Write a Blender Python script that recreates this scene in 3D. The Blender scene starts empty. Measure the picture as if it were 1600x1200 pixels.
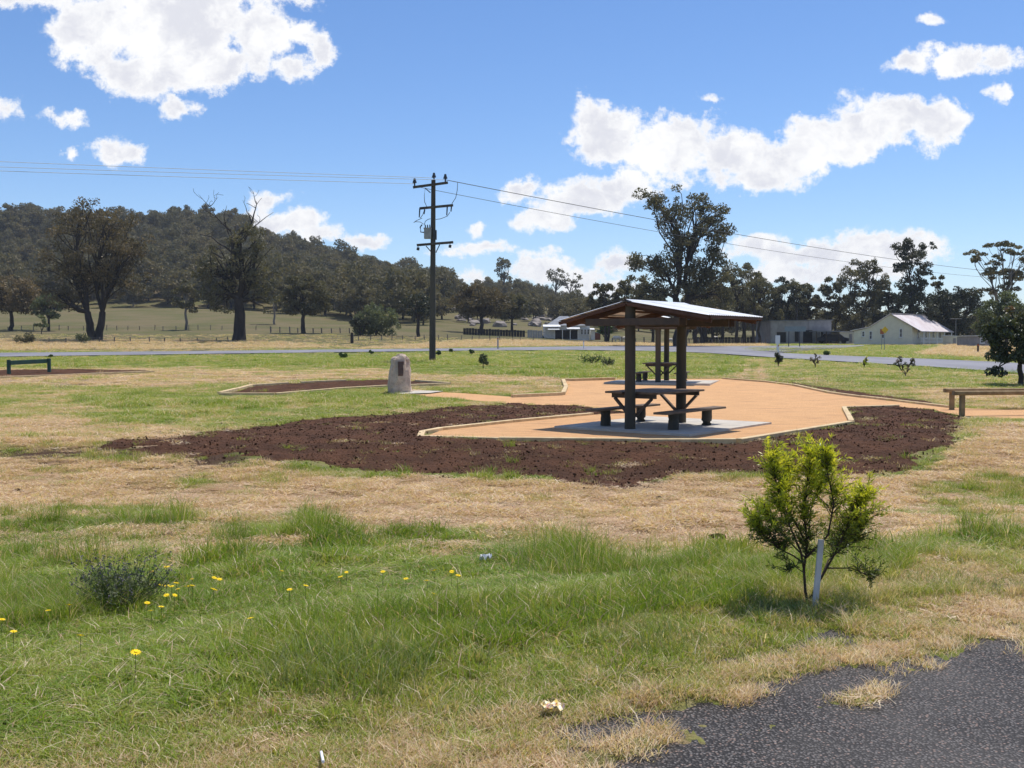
import bpy, math, random
import numpy as np
from mathutils import Vector, Matrix

R = math.radians
random.seed(7)
RNG = np.random.default_rng(11)
SC = bpy.context.scene
COL = SC.collection

# ------------------------------------------------------------------ camera, world, sun
CAM_Z = 1.73
F = 1600.0
PITCH = math.atan(65 / F)
cam_data = bpy.data.cameras.new('camera')
cam_data.lens = 36.0
cam_data.sensor_width = 36.0
cam_data.clip_start = 0.05
cam_data.clip_end = 9000
cam = bpy.data.objects.new('camera', cam_data)
COL.objects.link(cam)
cam.location = (0, 0, CAM_Z)
cam.rotation_euler = (math.pi / 2 - PITCH, 0, 0)
SC.camera = cam

SUN = Vector((0.25, 0.30, 1.0)).normalized()
SUN_EL = math.asin(SUN.z)
sun_d = bpy.data.lights.new('sun', 'SUN')
sun_d.energy = 4.3
sun_d.angle = R(0.55)
sun_d.color = (1.0, 0.955, 0.89)
sun = bpy.data.objects.new('sun', sun_d)
sun.rotation_euler = SUN.to_track_quat('Z', 'Y').to_euler()
sun.location = (0, 0, 60)
COL.objects.link(sun)

SC.view_settings.view_transform = 'Standard'
SC.view_settings.look = 'None'
SC.view_settings.gamma = 1.0
SC.view_settings.use_curve_mapping = False
SC.view_settings.exposure = 0.20
SC.render.engine = 'CYCLES'
SC.cycles.max_bounces = 5
SC.cycles.diffuse_bounces = 2
SC.cycles.transmission_bounces = 3
SC.cycles.transparent_max_bounces = 4


class NT:
    """small helper to write node trees"""
    def __init__(self, tree):
        self.t = tree

    def n(self, kind, **kw):
        nd = self.t.nodes.new(kind)
        for k, v in kw.items():
            setattr(nd, k, v)
        return nd

    def link(self, a, b):
        self.t.links.new(a, b)

    def _set(self, sock, v):
        if isinstance(v, bpy.types.NodeSocket):
            self.link(v, sock)
        else:
            sock.default_value = v

    def math(self, op, a, b=None, c=None, clamp=False):
        nd = self.n('ShaderNodeMath', operation=op, use_clamp=clamp)
        self._set(nd.inputs[0], a)
        if b is not None:
            self._set(nd.inputs[1], b)
        if c is not None:
            self._set(nd.inputs[2], c)
        return nd.outputs[0]

    def vmath(self, op, a, b=None, out=0):
        nd = self.n('ShaderNodeVectorMath', operation=op)
        self._set(nd.inputs[0], a)
        if b is not None:
            self._set(nd.inputs[1], b)
        return nd.outputs[out]

    def noise(self, vec, scale, detail=4, rough=0.55, dist=0.0, out=0):
        nd = self.n('ShaderNodeTexNoise')
        if vec is not None:
            self.link(vec, nd.inputs['Vector'])
        nd.inputs['Scale'].default_value = scale
        nd.inputs['Detail'].default_value = detail
        nd.inputs['Roughness'].default_value = rough
        nd.inputs['Distortion'].default_value = dist
        return nd.outputs[out]

    def mix(self, fac, a, b, blend='MIX'):
        nd = self.n('ShaderNodeMix', data_type='RGBA', blend_type=blend)
        self._set(nd.inputs[0], fac)
        for s, v in ((nd.inputs[6], a), (nd.inputs[7], b)):
            if isinstance(v, tuple):
                v = (*v[:3], 1.0)
            self._set(s, v)
        return nd.outputs[2]

    def ramp(self, fac, lo, hi, a=0.0, b=1.0, smooth=True):
        nd = self.n('ShaderNodeMapRange')
        nd.interpolation_type = 'SMOOTHSTEP' if smooth else 'LINEAR'
        nd.clamp = True
        self._set(nd.inputs['Value'], fac)
        self._set(nd.inputs['From Min'], lo)
        self._set(nd.inputs['From Max'], hi)
        self._set(nd.inputs['To Min'], a)
        self._set(nd.inputs['To Max'], b)
        return nd.outputs['Result']


def build_world():
    w = bpy.data.worlds.new('World')
    SC.world = w
    w.use_nodes = True
    t = w.node_tree
    t.nodes.clear()
    N = NT(t)
    out = N.n('ShaderNodeOutputWorld')
    bg = N.n('ShaderNodeBackground')
    bg.inputs['Strength'].default_value = 0.117
    sky = N.n('ShaderNodeTexSky', sky_type='NISHITA')
    sky.sun_disc = False
    sky.sun_elevation = SUN_EL
    sky.sun_rotation = math.atan2(SUN.x, SUN.y)
    sky.altitude = 900
    sky.air_density = 1.0
    sky.dust_density = 0.35
    sky.ozone_density = 1.6
    tc = N.n('ShaderNodeTexCoord')
    sep = N.n('ShaderNodeSeparateXYZ')
    N.link(tc.outputs['Generated'], sep.inputs[0])
    y = N.math('MAXIMUM', sep.outputs[1], 0.06)
    u = N.math('DIVIDE', sep.outputs[0], y)
    v = N.math('DIVIDE', sep.outputs[2], y)
    cmb = N.n('ShaderNodeCombineXYZ')
    N.link(u, cmb.inputs[0]); N.link(v, cmb.inputs[1])
    P = cmb.outputs[0]
    # ragged outline
    wob = N.noise(P, 13.0, 6, 0.62, 0, 1)
    wob = N.vmath('SUBTRACT', wob, (0.5, 0.5, 0.5))
    wob = N.vmath('MULTIPLY', wob, (0.060, 0.042, 0.0))
    Pw = N.vmath('ADD', P, wob)
    blobs = [
        # px, py, rx, ry, strength
        (270, 45, 190, 88, 1), (150, 50, 85, 78, .9), (330, 105, 120, 48, 1), (225, 112, 90, 48, .9),
        (410, 60, 66, 80, .95), (480, 62, 50, 26, .75), (500, 88, 30, 26, .6), (452, 110, 55, 30, .75), (60, -6, 120, 36, .8), (300, -20, 220, 70, 1),
        (292, 168, 32, 20, .6), (-5, 168, 48, 32, .55), (105, 185, 36, 15, .42), (190, 236, 56, 26, .72), (110, 242, 12, 9, .5),
        (435, 310, 50, 18, .55), (460, 352, 66, 26, .85), (410, 345, 40, 18, .6), (562, 381, 40, 13, .7), (500, 372, 60, 20, .6),
        (745, 360, 16, 16, .7), (765, 392, 56, 18, .75), (705, 398, 45, 16, .5), (810, 298, 34, 26, .7),
        (900, 312, 95, 32, .95), (850, 343, 60, 24, .8), (975, 290, 80, 30, .95),
        (950, 212, 82, 56, 1), (1040, 225, 125, 56, 1), (1150, 252, 130, 52, 1), (1180, 290, 85, 24, .9), (925, 182, 52, 42, .8),
        (1390, 192, 118, 48, 1), (1290, 222, 84, 42, .95), (1460, 200, 50, 52, .95), (1240, 250, 60, 40, .9),
        (1475, 105, 92, 30, .9), (1545, 100, 50, 26, .75), (1415, 110, 50, 22, .7), (1556, 147, 26, 19, .7), (1446, 42, 26, 10, .42), (1095, 157, 34, 11, .42),
        (850, 425, 70, 28, .9), (905, 438, 66, 26, .9), (965, 415, 46, 22, .8), (840, 400, 40, 16, .5), (930, 455, 120, 20, .7), (730, 440, 60, 16, .5),
        (1170, 388, 70, 26, .8), (1260, 405, 120, 30, .95), (1370, 392, 110, 42, 1), (1330, 425, 130, 30, 1), (1448, 385, 38, 26, .8), (1225, 428, 80, 24, .9),
        # beyond the frame, so that the sky goes on as it looks in view
        (1800, 300, 150, 40, .9), (1950, 120, 120, 50, .9), (2200, 380, 260, 40, .9), (-250, 380, 150, 36, .9), (-420, 200, 160, 60, .9),
        (-700, 330, 220, 50, .9), (700, -330, 260, 90, .9), (1500, -260, 240, 80, .9), (-300, -200, 200, 70, .9), (1100, -700, 300, 140, .9), (200, -800, 300, 130, .9),
    ]
    acc = None
    low = None
    for (px, py, rx, ry, s) in blobs:
        mp = N.n('ShaderNodeMapping', vector_type='TEXTURE')
        N.link(Pw, mp.inputs['Vector'])
        mp.inputs['Location'].default_value = ((px - 800) / F, (535 - py) / F, 0)
        mp.inputs['Scale'].default_value = (rx / F, ry / F, 1)
        ln = N.vmath('LENGTH', mp.outputs[0], out=1)
        f = N.math('MULTIPLY_ADD', ln, -s, s)
        if acc is None:
            acc = f
        else:
            nd = N.n('ShaderNodeMath', operation='SMOOTH_MAX')
            N._set(nd.inputs[0], acc); N._set(nd.inputs[1], f); nd.inputs[2].default_value = 0.12
            acc = nd.outputs[0]
    fb = N.noise(P, 34.0, 10, 0.66)
    fb2 = N.noise(Pw, 7.0, 4, 0.5)
    fld = N.math('ADD', N.math('MULTIPLY', acc, 1.35), N.math('MULTIPLY', N.math('SUBTRACT', fb, 0.5), 2.5))
    fld = N.math('ADD', fld, N.math('MULTIPLY', N.math('SUBTRACT', fb2, 0.5), 0.8))
    dens = N.ramp(fld, 0.04, 0.55)
    # behind the viewer: plain scattered clouds on the direction itself
    bn = N.noise(tc.outputs['Generated'], 3.2, 7, 0.6)
    bdens = N.math('MULTIPLY', N.ramp(bn, 0.55, 0.66), N.ramp(sep.outputs[2], 0.03, 0.12))
    back = N.ramp(sep.outputs[1], 0.30, 0.10)
    dens = N.math('ADD', N.math('MULTIPLY', dens, N.math('SUBTRACT', 1.0, back)), N.math('MULTIPLY', bdens, back))
    dens = N.math('MULTIPLY', dens, N.ramp(sep.outputs[2], -0.01, 0.01))
    # soft greyer bellies
    Pd = N.vmath('ADD', Pw, (0.004, 0.016, 0.0))
    fb3 = N.noise(Pd, 18.0, 7, 0.62)
    gsh = N.math('MULTIPLY', N.ramp(fb3, 0.36, 0.60), N.ramp(fld, 0.25, 0.9))
    ccol = N.mix(N.math('MULTIPLY', gsh, 0.85), (7.9, 7.9, 7.9), (5.5, 5.6, 6.2))
    hs = N.n('ShaderNodeHueSaturation')
    hs.inputs['Saturation'].default_value = 1.16
    hs.inputs['Value'].default_value = 1.0
    N.link(sky.outputs[0], hs.inputs['Color'])
    skyc = N.mix(1.0, hs.outputs[0], (0.93, 0.97, 1.10), 'MULTIPLY')
    col = N.mix(dens, skyc, ccol)
    N.link(col, bg.inputs['Color'])
    N.link(bg.outputs[0], out.inputs['Surface'])


build_world()

# ------------------------------------------------------------------ projection helpers (layout only)
cp, sp = math.cos(PITCH), math.sin(PITCH)


def ray(px, py):
    x = (px - 800) / F
    yv = (600 - py) / F
    return np.array([x, cp + yv * sp, -sp + yv * cp])


def at(px, py, Y):
    d = ray(px, py)
    k = Y / d[1]
    return Vector((d[0] * k, Y, CAM_Z + d[2] * k))


def atx(px, Y):
    """x of pixel column px at depth Y (at eye level)"""
    return (px - 800) / F * Y * 1.0008


def proj(x, y, z):
    zz = z - CAM_Z
    yc = y * cp - zz * sp
    vc = y * sp + zz * cp
    yc = np.where(np.abs(yc) < 1e-3, 1e-3, yc)
    return 800 + F * x / yc, 600 - F * vc / yc, yc


def hash2(ix, iy, s):
    h = (ix.astype(np.int64) * 374761393 + iy.astype(np.int64) * 668265263 + s * 982451653) & 0x7fffffff
    h = ((h ^ (h >> 13)) * 1274126177) & 0x7fffffff
    h = h ^ (h >> 16)
    return (h & 0xffff) / 65535.0


def vnoise(x, y, s=0):
    x = np.asarray(x, float); y = np.asarray(y, float)
    ix = np.floor(x); iy = np.floor(y)
    fx = x - ix; fy = y - iy
    fx = fx * fx * (3 - 2 * fx); fy = fy * fy * (3 - 2 * fy)
    a = hash2(ix, iy, s); b = hash2(ix + 1, iy, s); c = hash2(ix, iy + 1, s); d = hash2(ix + 1, iy + 1, s)
    return a + (b - a) * fx + (c - a) * fy + (a - b - c + d) * fx * fy


def fbm(x, y, s=0, o=4, g=0.5):
    r = 0; a = 1; t = 0
    for i in range(o):
        r = r + a * vnoise(x * 2 ** i + 17.3 * i, y * 2 ** i - 9.1 * i, s + i)
        t += a; a *= g
    return r / t


def sstep(x, a, b):
    t = np.clip((x - a) / (b - a), 0, 1)
    return t * t * (3 - 2 * t)


def sdf_poly(x, y, poly):
    """signed distance, positive inside"""
    p = np.asarray(poly, float)
    x = np.asarray(x, float); y = np.asarray(y, float)
    best = np.full(x.shape, 1e18)
    inside = np.zeros(x.shape, bool)
    n = len(p)
    for i in range(n):
        ax, ay = p[i]; bx, by = p[(i + 1) % n]
        dx, dy = bx - ax, by - ay
        L2 = dx * dx + dy * dy + 1e-12
        t = np.clip(((x - ax) * dx + (y - ay) * dy) / L2, 0, 1)
        best = np.minimum(best, (x - ax - t * dx) ** 2 + (y - ay - t * dy) ** 2)
        if ay != by:
            c = ((ay > y) != (by > y)) & (x < (bx - ax) * (y - ay) / (by - ay) + ax)
            inside ^= c
    d = np.sqrt(best)
    return np.where(inside, d, -d)


# ------------------------------------------------------------------ terrain
TU = np.array([-.62, -.5, -.3, -.2, -.1, 0., .08, .2, .6])
TY = np.array([-60, 0, 4.6, 7, 10, 13.5, 15.6, 17.5, 18.5, 27, 32, 38, 45, 62, 75, 90, 110, 130, 160, 200, 260, 330, 430, 600, 1000, 3000, 6000])


def _rows():
    near = [.05, .05, .05, -.08, -.26, -.32, -.24, -.03, 0, 0, .03, .16, .31, .57, .75, .95]
    n = len(TU)
    T = np.zeros((len(TY), n))
    for i, z in enumerate(near):
        T[i, :] = z
    def yz(Y, ys):
        return [CAM_Z + (535 - v) / F * Y for v in ys]
    #                 u: -.62  -.5  -.3  -.2  -.1   0   .08  .2  .6
    T[16] = yz(110, [541, 541, 542, 542, 543, 543, 543.5, 544, 544])
    T[17] = yz(130, [530, 530, 531, 532, 534, 537, 539, 540, 540])
    T[18] = yz(160, [516, 517, 518, 519, 521, 527, 532, 536, 537])
    T[19] = yz(200, [499, 500, 500, 503, 506, 512, 524, 530, 534])
    T[20] = yz(260, [480, 481, 480, 484, 494, 498, 508, 522, 531])
    T[21] = yz(330, [428, 430, 430, 448, 474, 478, 497, 517, 528])
    T[22] = yz(430, [352, 352, 352, 400, 446, 453, 487, 509, 524])
    T[23] = T[22] * .8
    T[24] = np.minimum(T[22], 22) * .9 + 6
    T[25] = 14
    T[26] = 10
    # pull the steep left third to the wanted skyline
    return T


TT = _rows()


def ground_base(x, y):
    x = np.asarray(x, float); y = np.asarray(y, float)
    r = np.maximum(y, 1.0)
    u = np.clip(x / r, TU[0], TU[-1])
    u = np.where(y < 3, np.clip(u, -.3, .3), u)
    yy = np.clip(y, TY[0], TY[-1])
    i = np.clip(np.searchsorted(TY, yy) - 1, 0, len(TY) - 2)
    j = np.clip(np.searchsorted(TU, u) - 1, 0, len(TU) - 2)
    fy = (yy - TY[i]) / (TY[i + 1] - TY[i])
    fu = (u - TU[j]) / (TU[j + 1] - TU[j])
    fu = fu * fu * (3 - 2 * fu)
    z = (TT[i, j] * (1 - fu) + TT[i, j + 1] * fu) * (1 - fy) + (TT[i + 1, j] * (1 - fu) + TT[i + 1, j + 1] * fu) * fy
    far = sstep(y, 230, 330)
    z = z + far * (fbm(x / 60, y / 60, 5, 4) - .5) * 9 * sstep(z, 8, 30)
    z = z + sstep(y, 110, 170) * (fbm(x / 25, y / 25, 9, 3) - .5) * .6
    w = sstep(road_edge_dist(x, y), -3.4, -1.3) * sstep(-y, -24, -12)
    return z * (1 - w) + .066 * w


def _on_plane(px, py, z=.05):
    d = ray(px, py)
    k = (z - CAM_Z) / d[2]
    return (d[0] * k, d[1] * k)


ROAD_E = [_on_plane(a, b) for a, b in ((960, 1176), (1600, 984))]  # edge of the near road


def road_edge_dist(x, y):
    """positive on the asphalt side of the near road edge"""
    a = np.array(ROAD_E[0]); b = np.array(ROAD_E[-1])
    d = (b - a) / np.linalg.norm(b - a)
    n = np.array([d[1], -d[0]])
    return (x - a[0]) * n[0] + (y - a[1]) * n[1]


def gpt(px, py, ymin=2.5, ymax=420):
    """where the line of sight of a pixel meets the ground"""
    d = ray(px, py)
    Y = ymin * (ymax / ymin) ** np.linspace(0, 1, 1600)
    X = d[0] / d[1] * Y
    Z = CAM_Z + d[2] / d[1] * Y
    g = ground_base(X, Y)
    k = np.argmax(Z < g)
    if not (Z < g).any():
        k = len(Y) - 1
    if k > 0:
        a = Z[k - 1] - g[k - 1]; b = g[k] - Z[k]
        t = a / (a + b + 1e-9)
        Yk = Y[k - 1] + t * (Y[k] - Y[k - 1])
    else:
        Yk = Y[0]
    return (d[0] / d[1] * Yk, Yk)


def gpoly(pts, **k):
    return [gpt(a, b, **k) for a, b in pts]


PAD = gpoly([(656, 685), (690, 672), (800, 660), (925, 648), (990, 645), (962, 641), (900, 634), (800, 632), (700, 622), (622, 615), (662, 611), (735, 615), (800, 620), (878, 617), (884, 607),
             (880, 595), (960, 593), (1130, 591.5), (1200, 597), (1240, 602), (1296, 614), (1400, 627), (1483, 637), (1540, 639), (1640, 641), (1800, 642), (1800, 662), (1600, 657), (1504, 650), (1460, 641),
             (1403, 635), (1319, 638), (1331, 661), (1240, 675.5), (1150, 691), (1000, 690), (780, 687.5)])
BED_MAIN = gpoly([(656, 685), (690, 672), (800, 660), (925, 648), (990, 645), (962, 641), (900, 634), (800, 632), (700, 638), (600, 649), (500, 655), (400, 668), (300, 681), (180, 688), (150, 700),
                  (300, 715), (420, 722), (500, 729), (600, 737), (700, 742), (850, 747), (930, 768), (1000, 765), (1050, 748), (1150, 744), (1300, 748), (1403, 744), (1450, 712), (1480, 700), (1500, 680), (1512, 655), (1504, 650), (1460, 641),
                  (1403, 635), (1319, 638), (1331, 661), (1240, 675.5), (1150, 691), (1000, 690), (780, 687.5)])
BED_STONE = gpoly([(343, 617), (393, 604), (450, 600), (520, 596.5), (605, 594.5), (660, 597), (703, 601.5), (605, 605), (520, 610), (430, 617.5)])
BED_LEFT = gpoly([(-160, 599), (-160, 580), (0, 579), (120, 577), (240, 580), (242, 582.5), (120, 586.5), (0, 591)])
BED_STRIP = gpoly([(1200, 596), (1240, 600.5), (1296, 613), (1400, 626), (1483, 636), (1460, 628), (1380, 618), (1300, 606), (1215, 595)])
def ground_h(x, y):
    z = ground_base(x, y)
    near = (y < 70) & (y > 2)
    m = np.zeros_like(z)
    if near.any():
        m[near] = sstep(sdf_poly(x[near], y[near], PAD), -.06, .10)
    z = z - m * .06
    # verge: the ground dips under the asphalt, with a ragged lip of grass over it
    e = road_edge_dist(x, y)
    zr = .05
    w = sstep(e, -1.0, -.6)
    lip = .015 - .052 * sstep(e, -.4, .55) + (fbm((x * .70 + y * .71) * 1.5, e * 5.5, 31, 5, .62) - .5) * .13 * sstep(-np.abs(e), -1.3, -.2)
    lip = lip - .09 * sstep(e, .5, 1.1)
    zz = z * (1 - w) + (zr + lip) * w
    z = np.where(y < 14, zz, z)
    lump = (fbm(x * .8, y * .8, 3, 3) - .5) * .10 + (fbm(x * 4, y * 4, 4, 2) - .5) * .03
    z = z + lump * sstep(-e, .5, 1.6) * (1 - m) * np.where(y < 12, sstep(-e, .8, 2.5), 1) * sstep(60 - y, 0, 30)
    return z


def gh(x, y):
    return float(ground_h(np.array([float(x)]), np.array([float(y)]))[0])


def gp(px, py, dz=0, **k):
    x, y = gpt(px, py, **k)
    return Vector((x, y, gh(x, y) + dz))


# ------------------------------------------------------------------ materials
def new_mat(name):
    m = bpy.data.materials.new(name)
    m.use_nodes = True
    t = m.node_tree
    t.nodes.clear()
    N = NT(t)
    out = N.n('ShaderNodeOutputMaterial')
    b = N.n('ShaderNodeBsdfPrincipled')
    b.inputs['Roughness'].default_value = .8
    b.inputs['Specular IOR Level'].default_value = .3
    N.link(b.outputs[0], out.inputs[0])
    return m, N, b, out


def bump(N, b, h, dist=.01, strength=.6):
    bp = N.n('ShaderNodeBump')
    bp.inputs['Distance'].default_value = dist
    bp.inputs['Strength'].default_value = strength
    N.link(h, bp.inputs['Height'])
    N.link(bp.outputs[0], b.inputs['Normal'])


def simple(name, c1, c2=None, scale=6.0, rough=.75, bdist=0.0, bscale=None, spec=.3, metal=0.0, stretch=None):
    m, N, b, _ = new_mat(name)
    tc = N.n('ShaderNodeTexCoord')
    vec = tc.outputs['Object']
    if stretch:
        vec = N.vmath('MULTIPLY', vec, stretch)
    if c2 is None:
        c2 = tuple(v * .8 for v in c1)
    nz = N.noise(vec, scale, 5, .6)
    col = N.mix(N.ramp(nz, .3, .7), c1, c2)
    N.link(col, b.inputs['Base Color'])
    b.inputs['Roughness'].default_value = rough
    b.inputs['Specular IOR Level'].default_value = spec
    b.inputs['Metallic'].default_value = metal
    if bdist:
        bump(N, b, N.noise(vec, bscale or scale * 4, 4, .6), bdist)
    return m


M = {}
M['post'] = simple('treated_log', (.085, .072, .05), (.045, .044, .036), 5, .8, .006, 30, stretch=(1, 1, .12))
M['plank'] = simple('weathered_plank', (.19, .135, .09), (.11, .08, .055), 4, .75, .004, 22, stretch=(1, 1, 1))
M['rafter'] = simple('red_brown_timber', (.125, .062, .040), (.075, .040, .028), 4, .7, .003, 20)
M['beam'] = simple('dark_beam', (.10, .075, .055), (.06, .05, .042), 4, .75, .004, 20)
M['sleeper'] = simple('new_pine_sleeper', (.68, .52, .29), (.50, .36, .19), 5, .7, .003, 25)
M['rail_wood'] = simple('treated_pine_rail', (.34, .24, .12), (.20, .135, .06), 5, .7, .003, 25)
M['concrete'] = simple('concrete', (.54, .49, .41), (.42, .38, .32), 3, .85, .002, 60)
M['zinc'] = simple('bright_roof_metal', (.72, .73, .74), (.62, .63, .65), 2, .38, 0, spec=.5, metal=.25)
M['zinc_edge'] = simple('roof_metal_edge', (.5, .5, .5), (.4, .4, .4), 3, .5, metal=.2)
M['green_paint'] = simple('green_paint', (.03, .085, .06), (.022, .06, .045), 6, .45)
M['cream'] = simple('cream_weatherboard', (.74, .70, .56), (.66, .62, .50), 1.5, .7)
M['white_paint'] = simple('white_paint', (.78, .78, .76), (.68, .68, .66), 3, .5)
M['rust_white_roof'] = simple('pale_iron_roof', (.74, .68, .67), (.60, .50, .48), .7, .5, spec=.4)
M['grey_roof'] = simple('grey_iron_roof', (.20, .215, .24), (.15, .16, .18), 1, .55)
M['glass_dark'] = simple('dark_window', (.03, .035, .045), (.02, .022, .03), 2, .12, spec=.6)
M['grey_wall'] = simple('grey_shed_wall', (.34, .325, .32), (.25, .24, .24), 1.2, .75)
M['dark_open'] = simple('dark_boards_and_shade', (.035, .033, .032), (.02, .02, .02), 2, .9)  # palings, doors and tyres; also the painted shade on the verandah wall
M['red_wall'] = simple('red_brick_wall', (.22, .075, .055), (.15, .055, .04), 3, .8)
M['pole'] = simple('power_pole_timber', (.10, .085, .07), (.055, .05, .045), 3, .85, .01, 25, stretch=(1, 1, .1))
M['steel'] = simple('dark_steel', (.06, .065, .075), (.045, .05, .06), 5, .5, metal=.4)
M['trafo'] = simple('transformer_grey', (.36, .36, .36), (.28, .28, .29), 5, .45)
M['wire'] = simple('lit_aluminium_wire', (.78, .78, .78), (.66, .66, .66), 3, .5)  # sunlit look of the left-hand wires put into the pale colour
M['wire_dark'] = simple('dark_wire', (.10, .10, .105), (.08, .08, .08), 3, .6)
M['bronze'] = simple('bronze_plaque', (.12, .075, .055), (.08, .05, .04), 14, .45, .002, 60, metal=.3)
M['sheep'] = simple('fleece', (.72, .68, .60), (.55, .50, .43), 8, .95, .02, 30)
M['bark'] = simple('dark_bark', (.065, .052, .042), (.028, .024, .021), 2.5, .95, .05, 8, stretch=(1, 1, .2))
M['bark_grey'] = simple('grey_bark', (.24, .21, .18), (.12, .10, .085), 1.5, .9, .03, 8, stretch=(1, 1, .2))
M['dead_wood'] = simple('dead_wood', (.22, .19, .165), (.12, .10, .09), 2, .9)
M['twig'] = simple('sapling_bark', (.075, .05, .035), (.04, .03, .022), 8, .8)
M['yellow_sign'] = simple('yellow_sign', (.75, .48, .03), (.65, .40, .03), 5, .5)
M['orange_sign'] = simple('orange_sign', (.42, .13, .05), (.35, .11, .05), 5, .5)
M['sign_green'] = simple('grey_green_sign', (.20, .25, .25), (.16, .20, .21), 3, .5)
M['stake'] = simple('white_stake', (.60, .60, .60), (.46, .46, .46), 9, .6)
M['petal'] = simple('yellow_petal', (.95, .72, .01), (.92, .62, .01), 40, .6)
M['stalk'] = simple('green_stalk', (.07, .13, .03), (.05, .09, .02), 20, .7)
M['paper'] = simple('white_paper', (.82, .82, .82), (.72, .72, .74), 20, .6)
M['packet'] = simple('yellow_packet', (.80, .55, .05), (.82, .78, .66), 60, .4)
M['packet_red'] = simple('packet_print', (.5, .08, .05), (.75, .7, .6), 60, .4)
M['rock'] = simple('boulder', (.30, .26, .23), (.16, .14, .12), 1.2, .9, .05, 5)


def m_memorial():
    m, N, b, _ = new_mat('memorial_granite')
    tc = N.n('ShaderNodeTexCoord')
    v = tc.outputs['Object']
    big = N.noise(v, 4, 5, .6)
    sm = N.noise(v, 30, 3, .7)
    c = N.mix(N.ramp(big, .3, .7), (.46, .345, .275), (.66, .53, .41))
    c = N.mix(N.math('MULTIPLY', N.ramp(sm, .52, .66), .6), c, (.22, .18, .16))
    N.link(c, b.inputs['Base Color'])
    bump(N, b, N.noise(v, 14, 5, .65), .03, .8)
    return m


M['memorial'] = m_memorial()


def m_soil():
    m, N, b, _ = new_mat('dark_soil')
    tc = N.n('ShaderNodeTexCoord')
    v = tc.outputs['Object']
    a = N.noise(v, 1.3, 4, .6)
    c = N.noise(v, 22, 4, .7)
    col = N.mix(N.ramp(a, .35, .65), (.105, .050, .028), (.066, .033, .019))
    col = N.mix(N.math('MULTIPLY', N.ramp(c, .55, .75), .7), col, (.17, .09, .055))
    sp_ = N.n('ShaderNodeTexVoronoi', feature='F1')
    N.link(v, sp_.inputs['Vector'])
    sp_.inputs['Scale'].default_value = 9
    spot = N.math('MULTIPLY', N.ramp(sp_.outputs['Distance'], .16, .08), N.ramp(N.noise(v, 5, 2), .52, .60))
    col = N.mix(spot, col, (.30, .20, .11))
    N.link(col, b.inputs['Base Color'])
    b.inputs['Roughness'].default_value = .95
    b.inputs['Specular IOR Level'].default_value = .1
    bump(N, b, N.math('ADD', N.noise(v, 24, 5, .7), N.math('MULTIPLY', N.noise(v, 7, 3, .6), 2.0)), .05, .9)
    return m


M['soil'] = m_soil()


def m_gravel():
    m, N, b, _ = new_mat('orange_gravel')
    tc = N.n('ShaderNodeTexCoord')
    v = tc.outputs['Object']
    st = N.vmath('MULTIPLY', v, (1, 1.6, 1))
    a = N.noise(st, .9, 5, .62)
    g = N.noise(v, 70, 3, .8)
    col = N.mix(N.ramp(a, .32, .68), (.55, .275, .112), (.36, .165, .064))
    col = N.mix(N.math('MULTIPLY', N.ramp(g, .35, .7), .55), (.68, .40, .19), col)
    tr = N.noise(N.vmath('MULTIPLY', v, (.8, 5, 1)), 1.2, 4, .6)
    col = N.mix(N.math('MULTIPLY', N.ramp(tr, .52, .66), .5), col, (.27, .135, .075))
    N.link(col, b.inputs['Base Color'])
    b.inputs['Roughness'].default_value = .95
    bump(N, b, N.math('ADD', N.noise(v, 45, 4, .7), N.noise(v, 5, 4, .6)), .03, .9)
    return m


M['gravel'] = m_gravel()


def m_asphalt(name, lo, hi, wash=0.0):
    m, N, b, _ = new_mat(name)
    tc = N.n('ShaderNodeTexCoord')
    v = tc.outputs['Object']
    vo = N.n('ShaderNodeTexVoronoi', feature='F1')
    N.link(v, vo.inputs['Vector'])
    vo.inputs['Scale'].default_value = 75
    sep = N.n('ShaderNodeSeparateColor')
    N.link(vo.outputs['Color'], sep.inputs[0])
    stone = N.mix(sep.outputs[0], lo, hi)
    warm = N.mix(N.ramp(sep.outputs[1], .8, .95), stone, (hi[0] * 1.5, hi[1] * 1.15, hi[2] * 1.0))
    edge = N.ramp(vo.outputs['Distance'], .25, .60)
    c = N.mix(edge, warm, tuple(q * .35 for q in lo))
    big = N.noise(v, .8, 4, .6)
    c = N.mix(N.math('MULTIPLY', N.ramp(big, .4, .7), .25), c, (.16, .145, .13))
    N.link(c, b.inputs['Base Color'])
    b.inputs['Roughness'].default_value = .75
    bump(N, b, N.math('MULTIPLY', vo.outputs['Distance'], -1.0), .012, .8)
    return m


M['asphalt'] = m_asphalt('chip_seal', (.052, .046, .043), (.19, .172, .160))


def m_road_far():
    m, N, b, _ = new_mat('far_road_seal')
    tc = N.n('ShaderNodeTexCoord')
    v = tc.outputs['Object']
    c = N.mix(N.ramp(N.noise(N.vmath('MULTIPLY', v, (1, .25, 1)), .5, 4), .35, .65), (.215, .205, .215), (.165, .155, .165))
    N.link(c, b.inputs['Base Color'])
    b.inputs['Roughness'].default_value = .62
    b.inputs['Specular IOR Level'].default_value = .5
    return m


M['road_far'] = m_road_far()


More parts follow.
